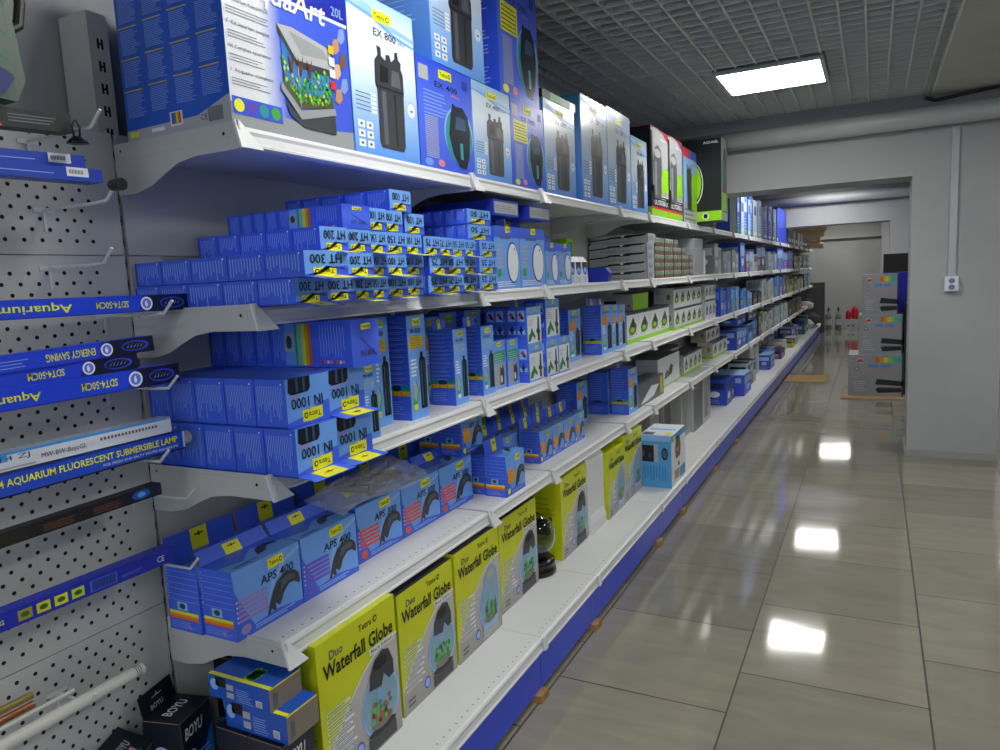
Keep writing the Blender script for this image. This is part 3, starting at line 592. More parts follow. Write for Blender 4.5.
def pump_mesh(W, D, H, txt, col, small=False):
    b = MB(); F, S, T = frames(W, D, H); b.box(-D, 0, 0, 0, W, H, BLUE)
    b.rect(F, 0, 0, W, H, LBLUE, 1); b.pg(F, [(0, 0), (1, 0), (1, .08), (.6, .16), (.25, .12), (.02, .7), (0, 1)], BLUE, 2, (0, 0), (W, H))
    b.pg(F, [(.45, .3), (.55, .62), (.75, .86), (1, .96), (1, .9), (.78, .8), (.6, .58), (.5, .3)], PBLUE, 2, (0, 0), (W, H))
    tetra_tag(b, F, W * .5, H * .8, W * .24, H * .16, l=4)
    if txt: b.text(F, txt, W * .38, H * .62, H * .13, INK, w=W * .5, bold=.012, l=4, slant=.08)
    for i in range(5):
        if not small: b.rect(F, W * .05, H * (.24 + i * .072), W * .46, H * (.285 + i * .072), col, 3); b.ell(F, W * .035, H * (.262 + i * .072), W * .01, H * .015, PW, 3, 8)
    if small: b.pg(F, [(0, 0), (1, 0), (1, 1), (0, 1)], col, 3, (W * .1, H * .3), (W * .34, H * .34)); b.lines(F, W * .12, H * .32, W * .42, H * .62, YELD, 4, .2, l=4)
    b.pg(F, PUMP, INKG, 5, (W * .44, H * .14), (W * .53, H * .5)); b.pg(F, [(.4, .5), (.62, .7), (.86, .7), (.84, .84), (.66, .9), (.46, .82)], INKM, 6, (W * .44, H * .14), (W * .53, H * .5))
    b.ell(F, W * .13, H * .12, W * .07, H * .07, col if small is False else YEL, 4); b.lines(F, W * .26, H * .05, W * .92, H * .12, PBLUE, 2, .5, l=4)
    n = 6
    for i in range(n): b.rect(S, 0, H * (.46 + .52 * i / n), D, H * (.46 + .52 * i / n) + .001, TXT, 2); b.ell(S, D * .05, H * (.5 + .52 * i / n), .0016, .0016, PW, 2, 6)
    b.rect(S, D * .3, H * .32, D * .62, H * .44, PBLUE, 2); b.ell(S, D * .46, H * .38, D * .1, H * .045, mat('#1c4a40', .4), 3, 10)
    b.rect(S, D * .04, H * .255, D * .94, H * .30, YEL, 2); b.rect(S, D * .04, H * .215, D * .94, H * .255, mat('#e0901c', .4), 2); b.rect(S, D * .04, H * .18, D * .94, H * .215, ORG, 2)
    b.lines(S, D * .06, H * .05, D * .9, H * .16, TXT, 4, .25); b.rect(S, D * .6, H * .06, D * .68, H * .1, PINK, 3)
    b.pg(T, [(0, 0), (1, 0), (1, .5), (.6, .75), (.3, .3), (0, .45)], LBLUE, 1, (0, 0), (W, D)); b.pg(T, PUMP, INKG, 3, (W * .5, D * .25), (W * .4, D * .45)); b.lines(T, W * .1, D * .1, W * .45, D * .2, INK, 2, .5, l=3)
    return b
def put_pump(x, y, z, W, D, H, txt, col, label, grp, small=False, flap=True, yaw=0):
    k = (round(W, 3), D, H, txt, col.name, small)
    if k not in APS: o = pump_mesh(W, D, H, txt, col, small).build('air_pump_carton'); APS[k] = o
    else: o = APS[k].copy(); COL.objects.link(o)
    o.location = (x, y, z); o.rotation_euler.z = yaw; tag(o, label, 'carton', grp)
    if flap:
        f = header_flap(W * .96, (.03 if x > -1.34 and y < 2.2 else .055) if not small else .05, lean=.02 if x > -1.34 and not small else .006).build('hanging_flap', o, loc=(-D + .004, W * .02, H + .0006)) if not isinstance(flap, bpy.types.Object) else None
    return o
# ================================================================== TOP SHELF (z = 1.80)
def place(b, name, loc, label, cat='carton', grp=None, yaw=0):
    o = b.build(name) if isinstance(b, MB) else b
    o.location = loc; o.rotation_euler.z = yaw; tag(o, label, cat, grp); return o
def aquarium_kit(W, D, H):
    b = MB(); F, S, T = frames(W, D, H); SB = mat('#1456c4', .3, name='kit_blue')
    b.box(-D, 0, 0, 0, W, H, SB)
    b.pg(S, [(0, 0), (1, 0), (1, .16), (.7, .08), (0, .07)], PG, 1, (0, 0), (D, H)); b.rect(S, D * .44, H * .05, D * .56, H * .125, PW, 2)
    for k, c in enumerate((PINK, ORG, YEL, GRN, BLUE2, RED)): b.rect(S, D * (.455 + k * .015), H * .06, D * (.47 + k * .015), H * .12, mat(['#8a3fa0', '#2456d0', '#2aa040', '#d8d020', '#e08020', '#d03020'][k], .4), 3)
    b.rect(S, D * .03, H * .03, D * .12, H * .06, YEL, 2); b.rect(S, D * .25, H * .04, D * .38, H * .06, PW, 2); b.text(S, 'CE', D * .73, H * .05, H * .03, INK, l=2)
    u = .8
    while u < .93: b.rect(S, D * u, H * .035, D * (u + .004), H * .11, INKG, 2); u += .009
    for r in range(5):
        for c in range(4):
            u0, v0 = D * (.03 + c * .245), H * (.14 + r * .17 + c * .012); b.lines(S, u0, v0, u0 + D * .19, v0 + H * .135, TXT, 15, .3, rag=.3); b.rect(S, u0 - .004, v0 + H * .14, u0 + D * .17, v0 + H * .147, YELD, 2)
    kf = ramp_mat('kit_front', [(0, '#d6dade'), (.26, '#d6dade'), (.42, '#3f5fd4'), (1, '#3450c8')], .3, 'Y')
    b.rect(F, 0, 0, W, H, kf, 1); b.pg(F, [(0, 0), (1, 0), (1, .11), (.8, .09), (.55, .085), (.4, .10), (.3, .12), (0, .12)], SIL, 2, (0, 0), (W, H))
    for q, t in enumerate(('I  Acquario completo', 'NL Complete aquariumset', 'F  Kit aquarium complet', 'D  Aquarium Komplettset', 'GB Complete Aquarium Set')):
        b.text(F, t, W * .02, H * (.27 + q * .12), H * .024, INKG, w=W * .3, l=4); b.lines(F, W * .02, H * (.21 + q * .12), W * .32, H * (.255 + q * .12), INKM, 3, .22, l=4)
    b.rect(F, W * .01, H * .06, W * .37, H * .15, BLUE2, 4)
    for q, c in enumerate((YEL, PURP, TEAL, GRN)): b.ell(F, W * (.055 + q * .088), H * .105, W * .035, H * .034, c, 5)
    b.pg(F, [(0, .76), (.6, .76), (1, .76), (1, 1), (0, 1)], mat('#16249c', .3), 2, (W * .34, 0), (W * .66, H)); b.rect(F, W * .34, H * .745, W, H * .765, PW, 3)
    b.text(F, 'AquaArt', W * .10, H * .66, H * .17, PW, w=W * .68, bold=.012, l=7, slant=.2); b.text(F, '20L', W * .86, H * .79, H * .055, TXT, w=W * .11, l=5)
    O, Sc = (W * .38, H * .1), (W * .47, H * .52)
    b.pg(F, [(0, .98), (.25, 1), (.9, .92), (1, .76), (.95, .68), (.3, .66)], PG, 5, O, Sc); b.pg(F, [(.3, .66), (.95, .68), (.95, .6), (.3, .58), (.02, .88), (0, .98)], INKG, 6, O, Sc); b.pg(F, [(.2, .95), (.8, .88), (.9, .78), (.4, .74)], SIL, 6, O, Sc)
    b.pg(F, [(.05, .84), (.3, .6), (.93, .62), (.93, .24), (.3, .14), (.05, .36)], mat('#3a78c0', .25), 5, O, Sc); b.pg(F, [(.05, .5), (.3, .3), (.93, .36), (.93, .24), (.3, .14), (.05, .36)], mat('#4a4a26', .5), 7, O, Sc)
    rn = random.Random(3)
    for q in range(120):
        a_, c_ = rn.random(), rn.random() ** 1.3; lo = .36 - .2 * min(a_ / .28, 1) + (.1 * max(a_ - .28, 0)); cu = .05 + .86 * a_; cv = lo + .02 + (.26 if a_ < .6 else .36) * c_
        b.pg(F, [(0, 0), (.6, .4), (0, 1), (-.6, .4)], mat(('#3fae2a', '#1f7a2c', '#a6d032', '#2a9a50')[q % 4], .4), 8 + q % 3, (O[0] + cu * Sc[0], O[1] + cv * Sc[1]), (W * .02, H * .03))
    for q in (0, 1, 2): b.pg(F, [(.3, 0), (.6, 0), (1, 1), (.5, .5), (0, .9)], mat('#54281a', .5), 11, (O[0] + (.14 + .16 * q) * Sc[0], O[1] + .5 * Sc[1]), (W * .05, H * .12))
    b.pg(F, [(.0, .38), (.3, .12), (.95, .24), (.97, .17), (.3, .02), (-.02, .3)], SIL, 11, O, Sc); b.pg(F, [(.04, .2), (.3, .02), (.95, .16), (.95, -.06), (.36, -.06), (.12, .04)], INKG, 8, O, Sc)
    b.rect(F, O[0] + .3 * Sc[0], O[1] + .14 * Sc[1], O[0] + .31 * Sc[0], O[1] + .6 * Sc[1], PG, 11)
    for q in range(6): b.pg(F, [(0, .2), (.5, 0), (1, .4), (.9, 1), (.3, .9)], mat(('#b08060', '#7a92c8', '#c8a080', '#6a4a3a')[q % 4], .4), 5, (W * (.84 + .06 * (q % 2)), H * (.26 + .075 * q)), (W * .075, H * .1))
    for q in range(4): b.rect(F, W * .80, H * (.34 + q * .07), W * .85, H * (.39 + q * .07), (RED, PW, PW, YELD)[q], 12)
    return b.build('aquarium_carton')
G1 = 'filter cartons on the top shelf'
place(aquarium_kit(.405, .33, .40), None, (-1.2, 1.152, S1), 'large blue and white aquarium kit carton with a planted tank picture, nearest on top shelf')
def fb(W, D, H, style, txt, loc, label): return place(filter_box(W, D, H, style, txt), None, loc, label, grp=G1)
fb(.305, .24, .41, 'white', 'EX 800', (-1.2, 1.562, S1), 'tall white and blue canister filter carton marked 800, right beside the aquarium kit carton')
fb(.325, .24, .318, 'blue', 'EX 400', (-1.2, 1.872, S1), 'blue canister filter carton marked 400 with a teal round picture, under a white carton')
fb(.340, .27, .42, 'white', 'EX 1200', (-1.205, 1.975, S1 + .3235), 'white canister filter carton stacked on top of the blue one marked 400')
fb(.288, .24, .318, 'white', 'EX 400', (-1.2, 2.202, S1), 'white canister filter carton marked 400 between two blue filter cartons on the shelf')
fb(.345, .28, .43, 'blue', 'EX 500', (-1.205, 2.432, S1 + .3235), 'blue canister filter carton with a yellow text block, stacked highest on the top shelf')
fb(.300, .24, .320, 'blue', 'EX 500', (-1.2, 2.494, S1), 'blue canister filter carton with a yellow text block standing under the highest stacked carton')
fb(.345, .24, .375, 'white', 'EX 600', (-1.2, 2.802, S1), 'white filter carton under the small black and green carton')
b = MB(); b.box(-.24, 0, 0, 0, .37, .035, mat('#15171a', .4)); F, S, T = frames(.37, .24, .035); b.rect(F, .08, .004, .30, .031, GRN, 1); b.rect(F, .3, .002, .36, .033, NAVY, 1)
place(b, 'flat_carton', (-1.2, 2.80, S1 + .377), 'flat black carton with a green picture lying on a white filter carton')
fb(.368, .24, .478, 'white', 'EX 1200', (-1.2, 3.23, S1), 'tall white filter carton, first of the two tallest after the flat black carton')
fb(.39, .24, .490, 'white', 'EX 1200', (-1.2, 3.602, S1), 'tall white filter carton, second of the two tallest after the flat black carton')
fb(.32, .24, .41, 'white', 'EX 600', (-1.2, 4.0, S1), 'shorter white filter carton just before the black and red cartons')
def ultramax(W, D, H):
    b = MB(); F, S, T = frames(W, D, H); b.box(-D, 0, 0, 0, W, H, mat('#15161c', .35)); b.rect(S, 0, 0, D, H * .1, LIME, 1)
    b.rect(F, 0, H * .12, W, H, PG, 1); b.rect(F, 0, 0, W, H * .09, LIME, 1); b.rect(F, 0, H * .08, W, H * .11, RED, 2); b.pg(F, [(0, 0), (1, 0), (1, .12), (.5, .14), (.2, .25), (0, .22)], INK, 2, (0, H * .11), (W, H)); b.text(F, 'ULTRAMAX', W * .15, H * .13, H * .055, PW, w=W * .8, bold=.02, l=4)
    b.pg(F, [(.5, .0), (1, .06), (1, .5), (.6, .42)], LIME, 2, (0, H * .27), (W, H * .65)); b.pg(F, [(0, .97), (.3, 1), (.7, .97), (1, .88), (1, 1), (0, 1)], mat('#a03a48', .4), 3, (0, 0), (W, H)); b.rect(F, 0, H * .27, W * .1, H * .95, INK, 2); b.text(F, 'AQUAEL', W * .55, H * .88, H * .035, PW, w=W * .4, bold=.02, l=5)
    b.pg(F, [(.1, 0), (.9, 0), (1, .7), (.95, .9), (.6, 1), (.2, .93), (0, .7)], INKM, 4, (W * .12, H * .2), (W * .48, H * .62)); b.ell(F, W * .36, H * .72, W * .18, H * .05, PG, 5); b.rect(F, W * .2, H * .24, W * .3, H * .62, SIL, 5)
    b.lines(F, W * .4, H * .18, W * .95, H * .26, PW, 3, .3, l=4); return b
place(ultramax(.41, .14, .53), 'filter_carton', (-1.2, 4.412, S1), 'black, red and lime filter carton nearest the white cartons, first of the pair', grp=G1)
place(ultramax(.39, .14, .535), 'filter_carton', (-1.2, 4.826, S1), 'black, red and lime filter carton, second of the pair, beside a narrow blue one', grp=G1)
b = MB(); F, S, T = frames(.43, .14, .52); b.box(-.14, 0, 0, 0, .43, .52, mat('#2c62b8', .4)); b.rect(F, 0, 0, .43, .14, PG, 1); b.rect(F, 0, .14, .43, .46, mat('#8ab0d8', .4), 1); b.rect(F, .25, .1, .43, .36, LIME, 2); b.pg(F, CAN, INKG, 3, (.1, .1), (.16, .32)); b.lines(F, .03, .02, .4, .12, INKM, 3, .4); b.rect(F, .0, .46, .2, .52, RED, 2)
place(b, 'filter_carton', (-1.2, 5.25, S1), 'narrow blue, grey and green filter carton leaning before the big black lime carton', grp=G1)
b = MB(); W, D, H = .25, .31, .605; F, S, T = frames(W, D, H); b.box(-D, 0, 0, 0, W, H, mat('#101213', .35, name='black_kit_carton')); b.rect(S, 0, 0, D, H * .12, LIME, 1); b.ell(S, D * .3, H * .46, D * .27, H * .27, PW, 2, 30); b.ell(S, D * .285, H * .465, D * .265, H * .265, mat('#101213', .35, name='black_kit_carton'), 3, 30)
b.ell(S, D * .27, H * .47, D * .255, H * .25, LIME, 4, 30); b.ell(S, D * .2, H * .56, D * .15, H * .12, mat('#c8e060', .3), 5, 20); b.text(S, 'AQUAEL', D * .58, H * .93, H * .035, PW, w=D * .36, bold=.02, l=2); b.ell(S, D * .62, H * .06, D * .08, H * .04, PW, 2); b.ell(S, D * .62, H * .06, D * .05, H * .03, INK, 3)
b.rect(F, 0, 0, W, H, PG, 1); b.pg(F, [(.1, .1), (.9, .1), (.8, .8), (.5, .9), (.2, .7)], mat('#6a5a50', .4), 2, (0, 0), (W, H)); b.rect(F, W * .1, H * .12, W * .8, H * .34, LIME, 3); b.rect(F, W * .1, H * .45, W * .5, H * .7, TEAL, 3)
place(b, 'aquarium_carton', (-1.02, 5.69, S1 + .022), 'big black carton with a lime green globe print jutting out from the top shelf')
b = MB(); b.box(-.30, 0, 0, 0, .19, .021, INK); place(b, 'flat_carton', (-1.12, 5.70, S1), 'flat black carton lying under the big black lime carton')
# row of thin folders and cartons farther along the top shelf
cols = ['#1f55c0', '#c9d4e0', '#2c68d8', '#a8c8e8', '#1e4fc4', '#c2cfd0', '#2258c8', '#8fa6b0', '#142c98', '#1a3ab8', '#56687a', '#16309c', '#9fb0c4', '#283a5c', '#8ca8d8', '#2a48c4']
y = 7.55
for k, c in enumerate(cols):
    wd = .16 + .05 * (k % 3); hh = (.36, .38, .40, .38, .42, .40, .41, .43)[k % 8] + .02 * (k // 8); b = MB(); F, S, T = frames(wd, .2, hh)
    b.box(-.2, 0, 0, 0, wd, hh, mat(c, .4)); b.rect(F, wd * .15, hh * .6, wd * .85, hh * .85, mat(cols[(k + 3) % 16], .4), 1); b.rect(F, wd * .1, hh * .05, wd * .9, hh * .14, (GRN, PW, LIME, PW)[k % 4], 1); b.lines(F, wd * .1, hh * .2, wd * .9, hh * .5, PBLUE, 4, .3)
    b.rect(S, .13, .01, .195, hh - .01, mat(cols[(k + 5) % 16], .4), 1); b.rect(S, .05, hh * .5, .12, hh * .9, PBLUE if k % 2 else GRN, 1)
    place(b, 'thin_carton', (-1.205 + .01 * (k % 2), y, S1), 'slim upright carton on the top shelf, %s of the row behind the big black one' % ORD[k], grp='slim cartons packed on the top shelf'); y += wd + .004
b = MB(); W, D, H = 1.1, .25, .48; F, S, T = frames(W, D, H); b.box(-D, 0, 0, 0, W, H, mat('#2440d0', .35)); b.rect(S, D * .3, H * .75, D * .8, H * .9, PBLUE, 1); b.ell(S, D * .5, H * .5, D * .25, H * .09, NAVY, 2); b.rect(S, D * .1, H * .62, D * .9, H * .66, PW, 1); b.rect(S, D * .2, H * .06, D * .9, H * .18, PINK, 1); b.rect(S, D * .3, H * .26, D * .9, H * .36, PBLUE, 1)
place(b, 'wide_carton', (-1.2, 10.95, S1), 'bright blue carton standing out above the others at the far part of the top shelf')
y = 12.3
for k, (c, wd) in enumerate((('#4a5866', .5), ('#1a1c22', .35), ('#c8b8c8', .3), ('#3a1560', .5), ('#d8d4d0', .35), ('#8a8c80', .3), ('#c9c8c4', .3), ('#1a2c60', .4), ('#142c8c', .6))):
    b = MB(); F, S, T = frames(wd, .22, .24); b.box(-.22, 0, 0, 0, wd, .24, mat(c, .4)); b.rect(S, .04, .04, .18, .20, mat(cols[k], .4), 1); b.rect(F, .05, .05, wd - .05, .1, PW, 1)
    place(b, 'thin_carton', (-1.2, y, S1), 'small carton near the far end of the top shelf, %s in its row' % ORD[k], grp='small cartons at the far end of the top shelf'); y += wd + .005
for k, (z, r, ln) in enumerate(((.06, .058, .56), (.18, .058, .5), (.30, .058, .58), (.41, .05, .62))):
    b = MB(); b.tube([(-.3, 0, 0), (-.3 + ln, 0, 0)], r, mat('#e6c9a0', .7, name='rolled_mat_tan'), 14)
    b.tube([(-.3 + ln, 0, 0), (-.298 + ln, 0, 0)], [r * .6, r * .5], mat('#7d4a3a', .7), 14)
    tag(b.build('rolled_mat', loc=(-1.2, 16.62, S1 + z)), 'tan rolled mat at the far end of the top shelf, %s from the bottom' % ORD[k], 'roll', 'rolled mats at the end of the top shelf')
# ================================================================== SECOND SHELF (z = 1.418)
HROWS = [[(1.16, 1.249, -1.075), (1.264, 1.364, -1.087), (1.38, 1.45, -1.1), (1.465, 1.524, -1.111), (1.541, 1.623, -1.121), (1.647, 1.741, -1.134), (1.8, 1.896, -1.155), (1.92, 2.018, -1.17), (2.034, 2.14, -1.179), (2.174, 2.3, -1.19)],
         [(1.162, 1.286, -1.045), (1.3, 1.353, -1.091), (1.361, 1.449, -1.097), (1.472, 1.53, -1.111), (1.548, 1.629, -1.121), (1.647, 1.746, -1.133), (1.813, 1.903, -1.156), (1.926, 2.031, -1.17), (2.048, 2.14, -1.18), (2.18, 2.3, -1.19)],
         [(1.264, 1.35, -1.086), (1.364, 1.447, -1.097), (1.464, 1.53, -1.11), (1.549, 1.635, -1.12), (1.654, 1.743, -1.133), (1.78, 1.856, -1.151), (1.875, 1.951, -1.163), (1.967, 2.049, -1.173), (2.062, 2.14, -1.18), (2.187, 2.3, -1.19)],
         [(1.358, 1.448, -1.096), (1.466, 1.536, -1.109), (1.551, 1.636, -1.12), (1.666, 1.755, -1.134)], [(1.589, 1.681, -1.124)]]
HTX = [['HT 300', 'HT 300', 'HT 200', 'HT 150', 'HT 100', 'HT 100', 'HT 75', 'HT 75', 'HT 50', 'HT 25'], ['HT 300', 'HT 200', 'HT 200', 'HT 150', 'HT 100', 'HT 100', 'HT 75', 'HT 50', 'HT 50', 'HT 25'],
       ['HT 200', 'HT 200', 'HT 150', 'HT 150', 'HT 100', 'HT 75', 'HT 75', 'HT 50', 'HT 50', 'HT 25'], ['*HT 200', 'HT 100', 'HT 100', 'HT 100'], ['HT 100']]
HDEP = [[.50, .485, .46, .45, .44, .42, .40, .38, .37, .37], [.525, .47, .46, .45, .44, .42, .40, .38, .37, .37], [.38, .375, .37, .37, .36, .34, .33, .32, .31, .31], [.365, .35, .35, .34], [.355]]
LAYN = ['bottom', 'second', 'third', 'fourth', 'topmost']
gap = 0
for l, row in enumerate(HROWS):
    for k, (a, c, x) in enumerate(row):
        nxt = row[k + 1][0] if k + 1 < len(row) else c + .01
        W = nxt - a - .003 if nxt - c < .03 else c - a
        put_heater(x, a, S2 + .0005 + .0562 * l, round(W, 3), HDEP[l][k], .0555, HTX[l][k], 'blue heater carton, %s from the left in the %s layer of the flat-lying pile' % (ORD[k], LAYN[l]), 'heater cartons piled on the second shelf', flap=(.008 if k % 2 == 0 and l < 3 else None))
for l, z in enumerate((1.5885, 1.6405)):
    b = heater_box(.165, .21, .0505, 'HT 50'); place(b, 'heater_carton', (-1.2, 2.13, z), 'blue heater carton lying on the right end of the heater pile, %s of two' % ('lower', 'upper')[l])
for k, y in enumerate((2.335, 2.635)):
    b = MB(); W, D, H = .19, .17, .262; F, S, T = frames(W, D, H); b.box(-D, 0, 0, 0, W, H, BLUE2); b.lines(F, .02, .02, W - .02, H - .04, TXT, 8, .2)
    place(b, 'upright_carton', (-1.40, y, S2), 'deep blue upright carton hidden behind the round-picture cartons, %s of two' % ('left', 'right')[k])
    b = MB(); W, D, H = .205, .30, .056; F, S, T = frames(W, D, H); b.box(-D, 0, 0, 0, W, H, BLUED); b.rect(F, .008, .008, W - .008, H - .008, PG, 1); b.lines(F, .02, .018, W - .02, H - .016, INKM, 3, .2)
    place(b, 'flat_carton', (-1.2, y - .012, S2 + .2635), 'dark blue flat carton with a silver end label, %s of two under the top shelf' % ('left', 'right')[k])
for k, (y, W, H, lab) in enumerate(((2.315, .205, .226, 'tall blue carton with a large round white picture, left of the two tall ones'), (2.523, .236, .226, 'tall blue carton with a large round white picture, right of the two tall ones'), (2.763, .137, .176, 'short blue carton with a round white picture, left of the two short ones'), (2.903, .148, .176, 'short blue carton with a round white picture, right of the two short ones'))):
    o = place(upright_filter(W, .12, H, 'globe'), 'bubble_pump_carton', (-1.2, y, S2), lab, grp='cartons with round white pictures on the second shelf')
    header_flap(W * .94, .045).build('hanging_flap', o, loc=(-.10, W * .03, H + .0006))
for k in range(3):
    t = empty('refill_pack', (-1.21, 3.058 + .08 * k, S2), 'small white and blue refill pack, %s of three beside the short round-picture cartons' % ('left', 'middle', 'right')[k], 'pack', 'small refill packs on the second shelf')
    b = MB(); b.prism([(-.05, 0, 0), (0, 0, 0), (-.004, 0, .10), (-.022, 0, .125), (-.03, 0, .125), (-.046, 0, .10)], (0, .072, 0), PW)
    F = Fr((.0, 0, 0), (0, 1, 0), (-.004, 0, .10)); F.n = Vector((1, 0, .04)).normalized(); b.rect(F, .004, .066, .068, .099, NAVY, 1); b.ell(F, .036, .06, .025, .02, BLUE2, 2); b.ell(F, .036, .062, .016, .012, PBLUE, 3); b.lines(F, .01, .008, .06, .036, TXT, 4, .4); b.build('pouch', t)
b = MB(); b.prism([(0, 0, 0), (-.12, 0, 0), (-.12, 0, .078), (-.01, 0, .072), (.012, 0, .045)], (0, .05, 0), BLUED); place(b, 'blue_tray', (-1.22, 3.60, S2), 'plain dark blue open tray beside the long white lamp cartons')
for k, (y, z) in enumerate(((3.78, .245), (3.60, .16))):
    b = MB(); b.box(-.06, 0, 0, 0, .10, z, LIME); b.rect(Fr((0, 0, 0), (0, 1, 0), (0, 0, 1)), .02, .03, .08, z - .02, GRN, 1); place(b, 'upright_carton', (-1.51, y, S2), 'plain lime green carton end standing at the back of the second shelf, %s of two' % ('right', 'left')[k])
def lampbox(W, D, H):
    b = MB(); F, S, T = frames(W, D, H); b.box(-D, 0, 0, 0, W, H, PG); b.pg(S, [(0, .55), (.3, .66), (.36, .8), (.62, .84), (.66, .92), (.98, .95), (.96, .8), (.9, .72), (.75, .7), (.7, .6), (.4, .62), (.3, .52), (0, .4)], INK, 1, (0, 0), (D, H)); b.rect(S, D * .55, H * .7, D * .6, H * .86, PW, 2); b.lines(S, D * .2, H * .12, D * .8, H * .3, INKM, 2, .3)
    b.rect(F, 0, 0, W, H, PG, 1); b.rect(F, 0, 0, W * .1, H, INK, 2); b.rect(F, W * .2, H * .2, W * .8, H * .8, SIL, 2); b.lines(F, W * .25, H * .3, W * .75, H * .6, PURP, 2, .3, l=3); return b
LB = lampbox(.17, .36, .0535).build('lamp_carton')
for k in range(5):
    o = LB if k == 0 else LB.copy()
    if k: COL.objects.link(o)
    place(o, None, (-1.205, 4.285 + (.03 if k == 4 else 0), S2 + .0545 * k), 'long grey-white lamp carton with a black bar print, %s in the stack of five' % ('bottom one', 'second up', 'middle one', 'fourth up', 'top one')[k], grp='stacked long lamp cartons')
SM = []
for c in (INKG, mat('#3c382c', .4, name='carton_olive'), mat('#5a564c', .4, name='carton_taupe')):
    b = MB(); F, S, T = frames(.115, .15, .05); b.box(-.15, 0, 0, 0, .115, .05, c); b.rect(F, .008, .022, .107, .046, PG if c != INKG else mat('#8d907a', .4), 1); b.rect(F, .04, .018, .07, .04, GRN, 2); b.rect(F, .008, .004, .107, .018, mat('#7d4a3c', .4), 1); b.lines(F, .012, .026, .1, .044, INKM, 2, .3, l=3); SM.append(b.build('bulb_carton'))
used = [0, 0, 0]
for l in range(5):
    n = (9, 9, 9, 7, 5)[l]; y = 4.47
    for k in range(n):
        j = (k * 2 + l) % 3; o = SM[j] if not used[j] else SM[j].copy()
        if used[j]: COL.objects.link(o)
        used[j] = 1
        place(o, None, (-1.205 - (.002 * (k % 2)), y + .118 * k + (.0 if l < 4 else .02), S2 + .0506 * l), 'small grey and olive bulb carton, %s from the left in layer %s from below' % (ORD[k], ('one', 'two', 'three', 'four', 'five')[l]), grp='small bulb cartons stacked on the second shelf')
CLEAR = mat('#c3cad0', .12, name='clear_plastic', trans=.75)
b = MB(); F, S, T = frames(.4, .2, .20); b.box(-.2, 0, 0, 0, .4, .20, mat('#9aa2a8', .3)); b.rect(F, .32, .01, .39, .19, PW, 1); b.lines(S, .01, .02, .19, .18, SIL, 5, .2, rag=0); place(b, 'storage_box', (-1.21, 5.62, S2), 'grey translucent plastic storage box with a white end strip')
b = MB(); F, S, T = frames(.35, .2, .09); b.box(-.18, 0, 0, 0, .33, .08, mat('#a9b0b4', .3)); b.rect(F, .02, .01, .2, .07, SIL, 1); place(b, 'storage_box', (-1.22, 5.64, S2 + .202), 'smaller grey plastic box lying on the grey translucent storage box')

# ================================================================== THIRD SHELF (z = 1.04)
G3 = 'large heater cartons stacked on the third shelf'
IN = [(-1.109, 1.160, S3, .132), (-1.118, 1.300, S3, .138), (-1.128, 1.162, S3 + .1095, .134), (-1.135, 1.304, S3 + .1095, .136)]
for k, (x, y, z, W) in enumerate(IN):
    o = put_heater(x, y, z + .0006, .137, .443, .108, 'IN 1000', 'large blue filter carton printed 1000 upside down, %s of the stack of four' % ('lower left', 'lower right', 'upper left', 'upper right')[k], G3, big=True, flap=(.006 if k != 2 else None))
b = long_heater(.108, .475, .112, 'IN 800'); place(b, 'filter_carton', (-1.10, 1.362, S3 + .2196), 'large blue filter carton with a coloured stripe band, atop the stack of four')
def uf(W, D, H, kind, x, y, z, lab, flap=False):
    o = place(upright_filter(W, D, H, kind), 'filter_carton', (x, y, z), lab)
    if flap: header_flap(W * .9, .035).build('hanging_flap', o, loc=(-D * .8, W * .05, H + .0006))
    return o
uf(.088, .10, .320, 'filter', -1.275, 1.66, S3, 'tall upright blue filter carton standing back, right behind the stack of large cartons')
uf(.072, .07, .205, 'filter', -1.20, 1.51, S3, 'short upright filter carton squeezed between the large stack and the tall filter cartons')
uf(.098, .10, .318, 'filter', -1.237, 1.792, S3, 'tallest upright blue filter carton with a yellow text panel, standing clear on the third shelf', True)
uf(.089, .097, .255, 'filter', -1.236, 2.054, S3, 'middle-height upright blue filter carton, first after the tallest one', True)
uf(.094, .09, .249, 'filter', -1.243, 2.260, S3, 'middle-height upright blue filter carton, second after the tallest one', True)
uf(.10, .08, .186, 'green', -1.257, 2.372, S3, 'short filter carton with a green panel, left of the two with green panels')
uf(.099, .08, .183, 'green', -1.250, 2.475, S3, 'short filter carton with a green panel, right of the two with green panels')
uf(.139, .09, .147, 'fish', -1.210, 2.585, S3, 'lower blue carton with fish pictures in the first stack of two')
uf(.139, .09, .152, 'fish', -1.213, 2.585, S3 + .1476, 'upper blue carton with fish pictures in the first stack of two', True)
uf(.139, .09, .152, 'fish', -1.308, 2.585, S3 + .1476, 'upper blue carton with fish pictures, hidden behind the first stack of two')
uf(.139, .09, .147, 'fish', -1.305, 2.585, S3, 'lower blue carton with fish pictures, hidden behind the first stack of two')
uf(.127, .09, .155, 'fish', -1.20, 2.735, S3, 'lower left blue carton with a plant picture in the second stack')
uf(.127, .09, .155, 'fish', -1.20, 2.866, S3, 'lower right blue carton with a plant picture in the second stack')
uf(.150, .10, .165, 'fish', -1.225, 2.80, S3 + .1556, 'upper blue carton with a red fish picture in the second stack', True)
for k, (y, x, H, w) in enumerate(((1.93, -1.43, .29, .11), (2.05, -1.42, .27, .11), (2.17, -1.43, .29, .11), (2.29, -1.43, .30, .12), (2.42, -1.40, .30, .13), (2.80, -1.42, .28, .13), (2.94, -1.42, .27, .13), (3.08, -1.44, .26, .13))):
    b = upright_filter(w, .12, H, 'plain' if k != 3 else 'green'); place(b, 'filter_carton', (x, y, S3), 'dark blue upright carton in the back row of the third shelf, %s from the left' % ORD[k], grp='back row cartons on the third shelf')
